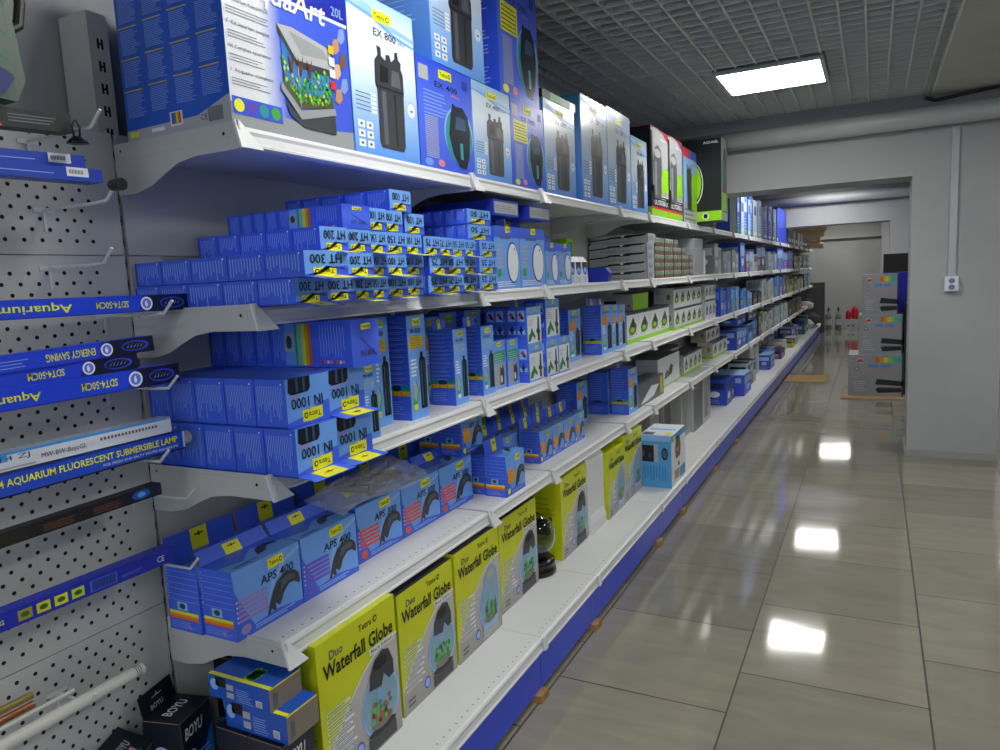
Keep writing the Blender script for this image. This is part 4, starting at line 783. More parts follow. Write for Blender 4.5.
uf(.16, .10, .252, 'orange', -1.30, 3.24, S3, 'narrow upright carton with an orange label just before the wide blue carton')
o = uf(.181, .10, .255, 'orange', -1.255, 3.58, S3, 'wide upright blue carton with an orange label, in the middle of the third shelf', True)
uf(.115, .10, .25, 'orange', -1.258, 3.765, S3, 'upright blue carton touching the wide blue one, left of the pair', True)
uf(.115, .10, .245, 'orange', -1.258, 3.884, S3, 'upright blue carton touching the white and green boxes, right of the pair')
def pond(W, D, H, strip=True, side=PG, pic='#5c7a1a'):
    b = MB(); F, S, T = frames(W, D, H); b.box(-D, 0, 0, 0, W, H, side); g = H * .14 if strip else 0
    if strip: b.rect(F, 0, 0, W, g, LIME, 2); b.rect(S, 0, 0, D, g, LIME, 2)
    b.rect(F, 0, g, W, H, PW, 1); b.pg(F, [(.1, .0), (.5, -.1), (.9, .1), (1, .6), (.7, 1), (.3, .9), (0, .4)], mat(pic, .4), 2, (W * .15, H * .28), (W * .66, H * .42)); b.pg(F, [(.2, 0), (.8, 0), (.9, .6), (.5, 1), (.1, .5)], INKG, 3, (W * .32, H * .42), (W * .38, H * .4)); b.ell(F, W * .45, H * .42, W * .16, H * .08, LIME, 4)
    b.rect(F, 0, H * .9, W, H, INKG, 2); b.ell(F, W * .8, H * .26, W * .05, H * .03, RED, 3, 10); b.lines(F, W * .1, H * .2, W * .6, H * .3, PG, 2, .4)
    b.ell(S, D * .75, H * .55, D * .1, H * .16, mat(pic, .4), 2); b.lines(S, D * .1, H * .4, D * .55, H * .85, INKM, 6, .2); b.ell(S, D * .85, H * .3, D * .04, H * .03, RED, 3, 8); b.rect(T, 0, 0, W, D, INKG, 1); return b
def prow(n, y, W, D, H, x, z, lab, grp, strip=True, pic='#5c7a1a', side=PG, name='pump_carton'):
    P = pond(W - .003, D, H, strip, side, pic).build(name)
    for k in range(n):
        o = P if k == 0 else P.copy()
        if k: COL.objects.link(o)
        place(o, None, (x, y + W * k, z), lab % ORD[k], grp=grp)
prow(4, 4.10, .248, .12, .190, -1.28, S3, 'white and lime green carton, %s from the left in the row after the blue cartons', 'white and lime green cartons on the third shelf')
b = MB(); W, D, H = .34, .26, .10; F, S, T = frames(W, D, H); b.box(-D, 0, 0, 0, W, H, PG); b.rect(F, 0, 0, W, H, LIME, 1); b.rect(S, D * .3, H * .3, D * .6, H * .6, INKG, 1); b.ell(S, D * .9, H * .3, .008, .008, RED, 2); b.rect(T, 0, 0, W, D, INKG, 1); place(b, 'flat_carton', (-1.30, 4.30, S3 + .1915), 'grey carton with a lime green end lying on the white and green row')
prow(5, 5.12, .186, .14, .155, -1.25, S3, 'white carton with green base, %s in the lower row past the grey carton', 'lower row of white pump cartons on the third shelf', True)
prow(5, 5.12, .186, .14, .145, -1.253, S3 + .1556, 'white carton with dark top, %s in the upper row past the grey carton', 'upper row of white pump cartons on the third shelf', False)
prow(3, 6.13, .15, .14, .17, -1.24, S3, 'white and violet carton, %s of three before the far blue cartons, lower row', 'white and violet cartons', False, '#5a4aa0')
prow(3, 6.13, .15, .14, .13, -1.24, S3 + .1706, 'white carton with dark top, %s of three before the far blue cartons, upper row', 'upper white cartons before the far blue ones', False)

# ================================================================== FOURTH SHELF (z = .645)
ORB = mat('#e2582c', .38, name='pump_orange'); PUR = mat('#6a52c8', .38, name='pump_purple'); MAU = mat('#9a84c4', .38, name='pump_mauve'); AMB = mat('#e0901c', .4, name='pump_amber')
G4 = 'air pump cartons on the fourth shelf'
PR = [(1.117, .221, 'APS 400', MAU, 'first of the front row, nearest the pegboard, with mauve stripes'), (1.342, .225, 'APS 400', PUR, 'second of the front row, with purple stripes'), (1.60, .224, 'APS 300', ORB, 'third of the front row, with orange stripes'), (1.828, .224, 'APS 300', ORB, 'fourth of the front row, with orange stripes'), (2.056, .226, 'APS 300', ORB, 'fifth and last big one of the front row, with orange stripes')]
for y, W, txt, c, lab in PR: put_pump(-1.30 if y < 1.5 else -1.325, y, S4 + .0004, W, .105, .168, txt, c, 'blue air pump carton, ' + lab, G4)
for k, (y, W, txt, c, lab) in enumerate(PR): put_pump(-1.408 if y < 1.5 else -1.433, y - .006, S4 + .0004, W, .11, .168, txt, c, 'blue air pump carton in the back row, %s from the pegboard' % ORD[k], G4)
for k, x in enumerate((-1.335, -1.43)): put_pump(x, 2.236, S4 + .170, .16, .09, .150, 'APS 150', AMB, 'blue air pump carton with an amber panel stacked on the big ones, %s' % ('front one', 'rear one')[k], 'amber pump cartons stacked', small=True, flap=False)
put_pump(-1.40, 2.30, S4 + .0004, .17, .105, .168, '', AMB, 'blue pump carton beneath the stacked amber ones at the end of the big row', G4, small=True, flap=False)
put_pump(-1.204, 2.325, S4 + .0004, .162, .088, .155, '', AMB, 'small blue pump carton with an amber panel near the shelf edge, beside the joint', G4, small=True)
put_pump(-1.297, 2.335, S4 + .0004, .155, .075, .150, '', AMB, 'small blue pump carton right behind the one with an amber panel at the shelf edge', G4, small=True, flap=False)
for k in range(4): put_pump(-1.287, 2.82 + .139 * k, S4 + .0004, .137, .098, .140, '', AMB, 'small blue pump carton, %s from the left in the front row of four' % ORD[k], 'small pump cartons in the middle of the fourth shelf', small=True)
for k in range(6): put_pump(-1.395, 2.50 + .139 * k, S4 + .0004, .137, .10, .138, '', AMB if k % 2 else PBLUE, 'small blue pump carton, %s from the left in the middle row, behind the four' % ORD[k], 'small pump cartons in the middle of the fourth shelf', small=True)
for k in range(6): put_pump(-1.50, 2.50 + .139 * k, S4 + .0004, .137, .075, .150, '', AMB if k % 2 else PBLUE, 'small blue pump carton, %s from the left in the rearmost row by the panel' % ORD[k], 'small pump cartons in the middle of the fourth shelf', small=True)
uf(.16, .12, .235, 'plain', -1.42, 3.62, S4, 'plain blue upright carton at the back, left of the three on the fourth shelf')
uf(.18, .12, .247, 'plain', -1.364, 3.975, S4, 'plain blue upright carton standing behind the one with an orange label', False)
uf(.18, .108, .262, 'orange', -1.246, 3.991, S4, 'blue upright carton with an orange label, frontmost of the three on the fourth shelf', True)
b = MB(); W, D, H = .60, .12, .14; F, S, T = frames(W, D, H); b.box(-D, 0, 0, 0, W, H, INKM); b.pg(F, [(.1, .1), (.5, .7), (.8, .6), (.6, .2), (.3, .1)], PW, 1, (0, 0), (W, H)); b.rect(F, W * .84, H * .1, W * .95, H * .9, YELD, 2); place(b, 'flat_carton', (-1.25, 4.19, S4), 'long low grey carton with a white swoosh next to the blue upright cartons')
b = MB(); W, D, H = .62, .155, .215; F, S, T = frames(W, D, H); b.box(-D, 0, 0, 0, W, H, PG); b.rect(F, 0, 0, W, H, PW, 1); b.rect(F, 0, 0, W, H * .06, LIME, 2); b.pg(F, [(.1, 0), (.3, .6), (.4, .3), (.6, .9), (.8, .7), (.7, .2)], INKG, 3, (W * .2, H * .25), (W * .6, H * .5)); b.ell(F, W * .4, H * .4, W * .1, H * .1, mat('#5c7a1a', .4), 4); b.rect(T, 0, 0, W, D, INKG, 1); place(b, 'pump_carton', (-1.306, 4.86, S4), 'big white carton with a leafy black picture and dark top on the fourth shelf')
prow(4, 5.60, .165, .16, .165, -1.30, S4, 'white carton with a lime strip, %s after the big white one on the fourth shelf', 'white cartons past the big one on the fourth shelf', True)
prow(5, 5.30, .17, .10, .20, -1.47, S4, 'grey-white carton standing behind, %s from the left in the rear row of the fourth shelf', 'rear grey-white cartons on the fourth shelf', False, '#a04030')
prow(3, 6.75, .24, .14, .150, -1.30, S4, 'cream carton with a lime base, %s of three near the far blue packs', 'cream cartons on the fourth shelf', True, '#8aa020', mat('#b8b4a4', .4, name='carton_cream'))
prow(3, 6.75, .22, .14, .12, -1.36, S4 + .1506, 'cream carton with a reddish picture, %s of three in the second layer', 'upper cream cartons on the fourth shelf', False, '#a04a30', mat('#a09c8c', .4, name='carton_grey_cream'))

# ================================================================== BASE SHELF (z = .215)
def globe_carton(W, D, H, black=True, plant='#4a9a2c', sep=False):
    b = MB(); F, S, T = frames(W, D, H); YG = mat('#c6ce12', .36, name='yellow_globe_carton'); GG = ramp_mat('globe_grey', [(0, '#98948f'), (.5, '#b9b6b3'), (1, '#c4c2c2')], .36)
    b.box(-D, 0, 0, 0, W, H, YG); b.rect(F, 0, 0, W, H, YG, 1)
    pts = [(0, 0), (1, 0), (1, .72)]
    for i in range(13):
        a = i / 12; pts.append((1 - a * .98, .72 - .52 * (1 - math.cos(a * math.pi / 2)) ** 1.15))
    b.pg(F, pts, GG, 2, (0, 0), (W, H)); 
    arc = [(1 - i / 12 * .98, .72 - .52 * (1 - math.cos(i / 12 * math.pi / 2)) ** 1.15) for i in range(13)]
    b.pg(F, arc + [(x, y_ + .012) for x, y_ in arc[::-1]], PW, 3, (0, 0), (W, H))
    b.text(F, 'Tetra', W * .50, H * .905, H * .045, INK, w=W * .17, bold=.01, l=4); b.ell(F, W * .72, H * .927, W * .026, H * .024, INK, 4, 14); b.ell(F, W * .72, H * .927, W * .014, H * .013, YG, 5, 12)
    b.text(F, 'Duo', W * .14, H * .86, H * .06, INKM, w=W * .16, bold=.02, l=4)
    b.text(F, 'Waterfall Globe', W * .06, H * .745, H * .105, INK, w=W * .89, bold=.022, l=5)
    if black: b.rect(F, W * .62, H * .69, W * .96, H * .735, PW, 4); b.text(F, 'Black Edition', W * .64, H * .70, H * .026, INKG, w=W * .3, bold=.01, l=5)
    # picture of the globe
    cx, cy = W * .72, H * .32; b.ell(F, cx, cy, W * .26, H * .225, PBLUE, 5, 30); b.ell(F, cx, cy, W * .24, H * .208, mat('#7fa3b8', .3), 6, 30)
    b.pg(F, [(0, 0), (1, 0), (1, .8), (.8, 1), (.2, 1), (0, .8)], INKG if black else PG, 7, (cx - W * .19, H * .02), (W * .38, H * .12)); b.ell(F, cx, H * .14, W * .19, H * .03, INK if black else PBLUE, 8)
    b.pg(F, [(.05, .1), (.5, 0), (.62, .3), (.8, .05), (1, .1), (1, .5), (.85, .9), (.6, 1), (.3, .85), (.1, .5)], INKG if black else mat('#86a4bc', .3), 8, (cx - W * .16, H * .43), (W * .36, H * .25)); b.ell(F, cx + W * .02, H * .6, W * .1, H * .04, INK if black else PG, 9); b.pg(F, [(.2, 0), (.6, 0), (.7, .6), (.3, .9)], mat('#7aa8d0', .3), 9, (cx - W * .1, H * .3), (W * .2, H * .16))
    rn = random.Random(int(W * 1000))
    b.ell(F, cx, H * .19, W * .14, H * .045, mat('#7a7468', .4), 9)
    for i in range(34):
        b.pg(F, [(0, 0), (.5, .5), (0, 1), (-.5, .5)], mat(plant if i % 2 else ('#6cc040', '#3c7a34')[i % 4 // 2], .4), 10 + i % 3, (cx + W * .14 * (rn.random() * 2 - 1), H * (.17 + .15 * rn.random())), (W * .045, H * .045))
    for i in range(9): b.rect(F, W * .06, H * (.18 + i * .042), W * (.06 + random.uniform(.25, .34)), H * (.18 + i * .042) + H * .018, PW, 4); b.rect(F, W * .07, H * (.186 + i * .042), W * (.06 + random.uniform(.18, .3)), H * (.186 + i * .042) + H * .006, INKM, 5)
    b.ell(F, W * .42, H * .12, W * .055, H * .05, PURP, 4); b.ell(F, W * .42, H * .12, W * .04, H * .036, TXT, 5); b.rect(F, W * .08, H * .05, W * .2, H * .07, INKM, 4); b.rect(F, W * .08, H * .09, W * .2, H * .11, INKM, 4)
    b.lines(S, D * .12, H * .25, D * .9, H * .8, mat('#8c9410', .4), 9, .12, l=1)
    if sep: b.rect(T, 0, 0, W, D, INKG, 1); b.ell(T, W * .3, D * .5, W * .1, D * .2, INK, 2); b.ell(T, W * .6, D * .55, W * .1, D * .2, INK, 2); b.pg(T, [(0, 0), (1, .3), (1, .5), (0, .2)], PG, 3, (W * .2, D * .4), (W * .5, D * .4))
    else: b.rect(T, 0, 0, W, D, YG, 1); b.text(T, 'Tetra', W * .45, D * .3, D * .2, INK, l=2); b.ell(T, W * .42, D * .4, W * .03, D * .08, INK, 2); b.text(T, 'Waterfall', W * .1, D * .62, D * .24, INK, w=W * .8, bold=.02, l=2)
    return b
gl = [(-1.165, 1.222, .318, .15, .392, True, '#a8562c', False, 'yellow fish globe carton with a red-brown plant picture, nearest of the row'), (-1.18, 1.572, .30, .22, .368, True, '#4a9a2c', True, 'yellow fish globe carton with a dark top, second of the row'),
      (-1.178, 1.885, .305, .20, .375, False, '#4a9a2c', True, 'yellow fish globe carton with a light globe picture, third of the row'), (-1.21, 2.255, .33, .20, .358, True, '#4a9a2c', True, 'yellow fish globe carton beside the glass globe, fourth of the row'),
      (-1.195, 2.815, .315, .20, .368, True, '#7a8aa0', False, 'yellow fish globe carton right behind the glass globe'), (-1.18, 3.40, .275, .20, .340, False, '#a8a030', False, 'yellow fish globe carton between the white foam block and the taller yellow carton'),
      (-1.186, 3.682, .345, .17, .370, False, '#7a8aa0', False, 'yellow fish globe carton touching the light blue carton, last of the yellow ones')]
for x, y, W, D, H, bl, pl, sep, lab in gl: place(globe_carton(W, D, H, bl, pl, sep), 'fish_globe_carton', (x, y, S5), lab, grp=None)
b = MB(); FO = mat('#d4d6d8', .55, name='white_foam'); b.prism([(0, 0, 0), (0, 0, .35), (-.012, 0, .374), (-.19, 0, .374), (-.2, 0, .36), (-.2, 0, 0)], (0, .235, 0), FO); b.prism([(0, .02, .0), (.012, .02, .0), (.012, .02, .05), (0, .02, .09)], (0, .20, 0), FO)
place(b, 'foam_block', (-1.195, 3.145, S5), 'plain white foam block standing between two yellow cartons', 'packaging')
# the glass globe
t = empty('glass_fish_globe', (-1.262, 2.672, S5), 'round glass fish globe on a black base standing between yellow cartons', 'fish globe')
b = MB(); b.lathe([(.02, 0), (.084, 0), (.089, .007), (.087, .026), (.078, .036), (.084, .043), (.085, .057), (.075, .066), (.02, .068)], (0, 0, 0), mat('#0b0b0c', .2, name='glossy_black'), 40); b.build('base', t, True)
b = MB(); GL = mat('#dfe8e6', .02, name='clear_glass', trans=1); pr = []
for i in range(15):
    a = -math.pi * .40 + (math.pi * .86) * i / 14; pr.append((.09 * math.cos(a), .160 + .098 * math.sin(a)))
inn = [(r * .965, z * .965 + .006) for r, z in pr[::-1]]
b.lathe(pr + inn, (0, 0, 0), GL, 40); b.build('glass_bowl', t, True)
b = MB(); b.lathe([(.0, .073), (.05, .075), (.06, .09), (.045, .1), (.0, .104)], (0, 0, 0), mat('#2c3230', .5), 24); b.build('filter_insert', t, True)
b = MB(); b.box(-.03, .092, .13, .03, .125, .20, mat('#0b0b0c', .2, name='glossy_black')); b.ell(Fr((.0301, .092, .13), (0, 1, 0), (0, 0, 1)), .02, .035, .008, .008, PG, 1); b.build('pump_housing', t)
b = MB(); W, D, H = .345, .19, .305; F, S, T = frames(W, D, H); LB2 = mat('#4f9ed6', .36, name='carton_sky_blue'); b.box(-D, 0, 0, 0, W, H, LB2)
b.rect(S, 0, H * .9, D, H, PBLUE, 1); b.rect(S, 0, H * .5, D * .52, H * .82, INK, 2); b.ell(S, D * .1, H * .66, D * .08, H * .07, INKM, 3); b.ell(S, D * .34, H * .62, D * .07, H * .06, INKG, 3); b.rect(S, D * .47, H * .5, D * .6, H * .84, PG, 3); b.ell(S, D * .8, H * .66, D * .1, H * .12, INK, 2); b.ell(S, D * .8, H * .66, D * .07, H * .08, mat('#3a5f84', .3), 3); b.lines(S, D * .08, H * .1, D * .9, H * .42, mat('#2c6fb0', .4), 9, .25, vert=True)
b.rect(F, 0, 0, W, H, PW, 1); b.rect(F, 0, H * .88, W, H, LB2, 2); b.pg(F, [(.1, 0), (.9, 0), (1, .5), (.8, 1), (.2, 1), (0, .5)], mat('#6b6054', .4), 2, (W * .25, H * .5), (W * .4, H * .42)); b.ell(F, W * .42, H * .66, W * .06, H * .05, mat('#caa890', .4), 3); b.ell(F, W * .5, H * .36, W * .05, H * .04, INK, 3); b.pg(F, [(0, 0), (1, 0), (.8, 1), (.2, .8)], YEL, 3, (W * .1, H * .9), (W * .2, H * .07)); b.rect(F, W * .55, H * .06, W * .95, H * .26, LB2, 2); b.rect(F, W * .2, H * .1, W * .5, H * .28, mat('#b09a80', .4), 2)
b.rect(T, 0, 0, W, D, PW, 1); b.rect(T, W * .04, D * .6, W * .3, D * .95, INKM, 2); b.rect(T, W * .5, D * .1, W * .6, D * .9, LBLUE, 2); b.pg(T, [(0, 0), (1, 0), (.7, 1), (.1, .9)], YEL, 2, (W * .15, D * .08), (W * .2, D * .25)); b.rect(T, 0, 0, W * .08, D, PBLUE, 3)
place(b, 'pump_carton', (-1.015, 4.03, S5), 'sky blue carton with black appliance print, at the shelf edge after the yellow cartons')
def plain(W, D, H, side, front, deco=None):
    b = MB(); F, S, T = frames(W, D, H); b.box(-D, 0, 0, 0, W, H, side); b.rect(F, 0, 0, W, H, front, 1)
    if deco: deco(b, F, S, T, W, D, H)
    return b
GC = mat('#9b9c9a', .42, name='carton_grey'); GD = mat('#5a5b5c', .42, name='carton_slate')
for k, (x, y, W, D, H, sd, fr, lab) in enumerate(((-1.36, 4.36, .34, .18, .30, INKG, GD, 'dark slate carton low behind the sky blue one'), (-1.34, 4.72, .30, .18, .34, GC, GD, 'grey carton with a dark picture, second behind the sky blue one'), (-1.32, 5.04, .22, .2, .37, GC, GC, 'grey-white tall carton, third behind the sky blue one'), (-1.25, 5.28, .26, .28, .40, GC, PG, 'tall pale grey carton just left of the slate fronted one'),
      (-1.22, 5.56, .30, .31, .432, PG, GD, 'tall carton with a slate grey front panel on the base shelf'), (-1.215, 5.875, .30, .26, .43, GC, PG, 'tall pale carton right of the slate fronted one'), (-1.30, 6.35, .22, .2, .36, mat('#2a6fc0', .4), NAVY, 'blue carton with a black figure before the large bright blue carton'))):
    def deco(b, F, S, T, W, D, H): b.rect(F, W * .1, H * .1, W * .9, H * .9, mat('#8a8a86', .4) if k % 2 else GD, 2); b.pg(F, [(0, 0), (.6, 0), (.5, .8), (.3, 1), (.2, .5)], mat('#5f7a3a', .4) if k in (3, 2) else INKG, 3, (W * .3, H * .1), (W * .4, H * .5)); b.lines(F, W * .2, H * .75, W * .8, H * .88, PG, 3, .3, l=3); b.rect(T, 0, 0, W, D, INKG if k < 3 else GC, 1); b.rect(S, D * .1, H * .1, D * .5, H * .9, GC, 1)
    place(plain(W, D, H, sd, fr, deco), 'upright_carton', (x, y, S5), lab)
# near-left cartons under the fourth shelf
def light_box(W, D, H, art=True):
    b = MB(); F, S, T = frames(W, D, H); b.box(-D, 0, 0, 0, W, H, mat('#1650b4', .36, name='carton_bright_blue')); b.rect(F, 0, 0, W, H, mat('#7c7264', .6, name='open_end_cardboard'), 1); b.pg(F, [(0, 0), (.2, .1), (.25, .8), (0, 1)], INKM, 2, (W * .1, H * .1), (W * .6, H * .7))
    b.rect(S, D * .12, H * .55, D * .3, H * .95, INK, 2); b.ell(S, D * .1, H * .6, D * .07, H * .25, PBLUE, 2); b.rect(S, D * .3, H * .5, D * .42, H * .75, PG, 2); b.rect(S, D * .3, H * .15, D * .42, H * .4, PG, 2); b.lines(S, D * .46, H * .1, D * .75, H * .7, TXT, 7, .3); b.rect(S, D * .78, H * .12, D * .88, H * .4, PW, 3); b.lines(S, D * .79, H * .14, D * .87, H * .38, INK, 7, .4, l=4, rag=0)
    b.rect(T, 0, .0, .012, D, YEL, 1); b.rect(F, 0, H * .95, W, H, YEL, 3)
    for i in range(14): b.pg(T, [(0, 0), (1, .4), (.3, 1), (-.4, .5)], (GRN, LIME, TEAL)[i % 3], 2, (W * (.15 + .06 * (i % 7)), D * (.3 + .08 * (i // 7))), (W * .14, D * .12))
    return b
place(light_box(.10, .19, .068), 'light_carton', (-1.135, 1.085, .452), 'bright blue carton with an open cardboard end, lower of the two under the bracket')
place(light_box(.10, .19, .056), 'light_carton', (-1.175, 1.08, .5205), 'bright blue carton with leaf picture on top, upper of the two under the bracket')
NB = mat('#0d1422', .4, name='carton_black_navy'); BB = mat('#1d6cc8', .36, name='carton_azure')
def boyu(W, D, H, header=True, up='F'):
    b = MB(); F, S, T = frames(W, D, H); b.box(-D, 0, 0, 0, W, H, NB); b.pg(F, [(0, 0), (1, 0), (1, .75), (.8, .62), (.3, .2), (0, .1)], BB, 1, (0, 0), (W, H)); b.text(F, 'BOYU', W * .12, H * .78, H * .12, PW, w=W * .55, bold=.02, l=2, slant=.1)
    b.ell(F, W * .3, H * .55, W * .14, H * .1, mat('#b9b2c8', .4), 2); b.ell(F, W * .3, H * .55, W * .05, H * .04, PURP, 3); b.lines(F, W * .5, H * .4, W * .9, H * .6, PBLUE, 4, .3, l=2)
    b.ell(S, D * .45, H * .6, D * .28, H * .14, PBLUE, 1); b.ell(S, D * .45, H * .6, D * .2, H * .09, NB, 2); b.rect(S, 0, 0, D, H * .45, BB, 1)
    e = KRAFT
    for q in ((0, W),): b.rect(F, 0, H - .0015, W, H, e, 4); b.rect(F, 0, 0, .0015, H, e, 4); b.rect(S, 0, H - .0015, D, H, e, 4)
    b.text(T, 'BOYU', W * .2, D * .4, D * .26, PW, w=W * .6, bold=.02, l=2); return b
o = place(boyu(.115, .10, .245), 'lamp_carton', (-1.425, 1.035, S5), 'black and blue hanging carton with a raised header, left of the bright blue cartons', yaw=.25)
b = MB(); b.prism([(0, 0, 0), (-.01, 0, .05), (-.01, .115, .05), (0, .115, 0)], (-.0015, 0, 0), NB); Ff = Fr((0, 0, 0), (0, 1, 0), (-.01, 0, .05)); Ff.n = Vector((.05, 0, .01)).normalized(); b.text(Ff, 'BOYU', .03, .004, .012, PG, l=1, bold=.02); b.pg(Ff, [(0, .2), (.4, .2), (.5, 1), (.6, .2), (1, .2), (1, 0), (0, 0)], CREAM, 1, (.04, .03), (.035, .01)); b.build('header_flap', o, loc=(-.098, .002, .2456))
o = place(boyu(.105, .08, .19), 'lamp_carton', (-1.46, .925, S5), 'black carton with a white maker name on its leaning lid, at the lower left corner', yaw=.45)
b = MB(); b.prism([(0, 0, 0), (-.075, 0, .04), (-.075, .1, .04), (0, .1, 0)], (0, 0, .0015), NB); Ff = Fr((0, 0, .0016), (0, 1, 0), (-.075, 0, .04)); Ff.n = Vector((.04, 0, .075)).normalized(); b.text(Ff, 'BOYU', .02, .035, .018, PG, l=1, bold=.03, w=.05); b.text(Ff, 'LED', .03, .014, .014, PG, l=1, bold=.03, w=.03); b.rect(Ff, .035, .01, .06, .03, mat('#b98d86', .5), 1); b.rect(Ff, .02, .006, .07, .010, BB, 1); b.build('lid', o, loc=(-.002, .002, .191))
for k, (x, y, H, yw, lab) in enumerate(((-1.145, 1.075, .236, 0, 'below the bright blue cartons, front right one'), (-1.250, 1.075, .236, 0, 'below the bright blue cartons, rear left one'))):
    place(boyu(.10, .10, H), 'lamp_carton', (x, y, S5), 'black carton with kraft edges and oval print ' + lab, yaw=yw)
place(boyu(.055, .12, .31), 'lamp_carton', (-1.39, 1.215, S5), 'dark carton standing at the back between the bracket and the bright blue cartons')

# ================================================================== FAR STOCK
NAMES = {'b': '#1b45b8', 'd': '#15235c', 's': '#3f86cc', 'l': '#8fb2dc', 'w': '#b8bfc4', 'k': '#15171c', 'g': '#7c8482', 'c': '#b0a890', 'y': '#a8a02c', 'p': '#6a2f88', 't': '#1f6a78', 'v': '#3a4fd0', 'r': '#8a2a3a', 'm': '#8fa2b8'}
CN = {'b': 'blue', 'd': 'navy', 's': 'sky blue', 'l': 'pale blue', 'w': 'white', 'k': 'black', 'g': 'grey', 'c': 'cream', 'y': 'olive yellow', 'p': 'purple', 't': 'teal', 'v': 'violet blue', 'r': 'dark red', 'm': 'steel blue'}
def far(z, shelf, items, xf=-1.21, grp=None):
    n = 0; cc = {}
    for y0, y1, cnt, H, D, cs, dx in items:
        Wd = (y1 - y0) / cnt
        for k in range(cnt):
            c = cs[k % len(cs)]; c2 = cs[(k + 1) % len(cs)] if len(cs) > 1 else ('l' if c in 'bdsv' else 'k'); W = Wd - .006; H2 = H * (1 - .06 * ((k * 7 + n) % 3)); b = MB(); cc[c] = cc.get(c, 0) + 1; F, S, T = frames(W, D, H2)
            b.box(-D, 0, 0, 0, W, H2, mat(NAMES[c], .4)); m2 = mat(NAMES[c2], .4); m3 = (PW, YELD, PBLUE, GRN, PG, PINK)[(k + n) % 6]
            b.rect(F, W * .08, H2 * .55, W * .92, H2 * .9, m2, 1); b.ell(F, W * .5, H2 * .35, W * .25, H2 * .14, m3, 2); b.lines(F, W * .1, H2 * .06, W * .9, H2 * .2, PG, 3, .3)
            b.rect(S, D * .1, H2 * .62, D * .9, H2 * .86, m2, 1); b.ell(S, D * .5, H2 * .42, D * .22, H2 * .12, m3, 2); b.lines(S, D * .1, H2 * .08, D * .85, H2 * .26, PG, 3, .25); b.rect(T, 0, 0, W, D, m2, 1)
            place(b, 'stock_carton', (xf + dx - .008 * (k % 2), y0 + Wd * k, z), '%s %s carton from the left among the far stock of the %s' % (ORD[cc[c] - 1], CN[c], shelf), grp='far cartons on the ' + shelf); n += 1
far(S2, 'second shelf', [(6.4, 6.75, 2, .26, .2, 'gw', 0), (6.8, 7.7, 4, .22, .22, 'gmg', 0), (7.75, 8.05, 1, .30, .24, 'b', 0), (8.1, 9.0, 3, .22, .2, 'plw', .0), (9.05, 9.9, 2, .32, .28, 'd', -.02), (9.95, 10.9, 3, .24, .2, 'mw', 0), (10.95, 13.2, 3, .30, .26, 'v', 0), (13.3, 15.0, 4, .24, .2, 'kcg', 0), (15.1, 17.0, 4, .26, .22, 'gt', 0)])
far(S3, 'third shelf', [(6.65, 7.15, 3, .25, .13, 'bsb', 0), (7.2, 7.7, 4, .24, .13, 'sl', 0), (7.75, 8.15, 2, .21, .16, 'bs', 0), (8.2, 8.6, 2, .17, .18, 's', 0), (8.62, 9.4, 4, .15, .16, 'kd', 0), (9.45, 10.6, 4, .27, .2, 'wmw', 0), (10.65, 11.6, 3, .30, .2, 'sb', 0), (11.65, 12.6, 4, .28, .2, 'kg', 0), (12.65, 13.9, 3, .24, .2, 'yk', 0), (13.95, 15.3, 4, .2, .2, 'cw', 0), (15.4, 17.0, 4, .26, .22, 'tm', 0)])
far(S4, 'fourth shelf', [(7.5, 8.2, 2, .20, .24, 'b', 0), (8.22, 9.0, 2, .24, .24, 'sd', 0), (9.05, 9.5, 2, .28, .2, 'dy', 0), (9.55, 10.5, 4, .26, .2, 'wg', 0), (10.55, 12.4, 9, .28, .2, 'mgw', 0), (12.45, 13.8, 2, .28, .28, 'k', 0), (13.85, 15.0, 2, .26, .24, 'rk', 0)])
far(S4 + .245, 'fourth shelf upper layer', [(8.25, 8.95, 2, .10, .2, 'dt', 0), (7.52, 8.15, 2, .10, .2, 'bk', 0)])
far(S5, 'base shelf', [(6.75, 7.25, 2, .24, .22, 'bd', .03), (7.3, 7.75, 1, .235, .30, 'v', .10), (7.8, 8.4, 3, .26, .2, 'wk', .06), (8.45, 9.15, 4, .385, .2, 'wcm', .0), (9.3, 9.75, 1, .19, .14, 'b', .10), (9.85, 10.3, 2, .20, .2, 'gs', .05), (10.4, 10.9, 1, .13, .12, 'p', .11), (11.0, 11.8, 2, .16, .2, 'mc', .05), (11.9, 12.9, 3, .12, .16, 'ykw', .12), (13.0, 14.2, 3, .22, .2, 'bw', .0), (14.3, 15.2, 2, .30, .16, 'td', .1)])
far(S5, 'base shelf back row', [(7.0, 7.7, 2, .38, .14, 'db', -.215), (7.8, 8.35, 2, .36, .14, 'kd', -.215), (9.3, 10.3, 3, .34, .14, 'dbp', -.215), (10.4, 11.8, 4, .36, .14, 'bdg', -.215), (11.9, 13.4, 4, .32, .14, 'wbd', -.215)])
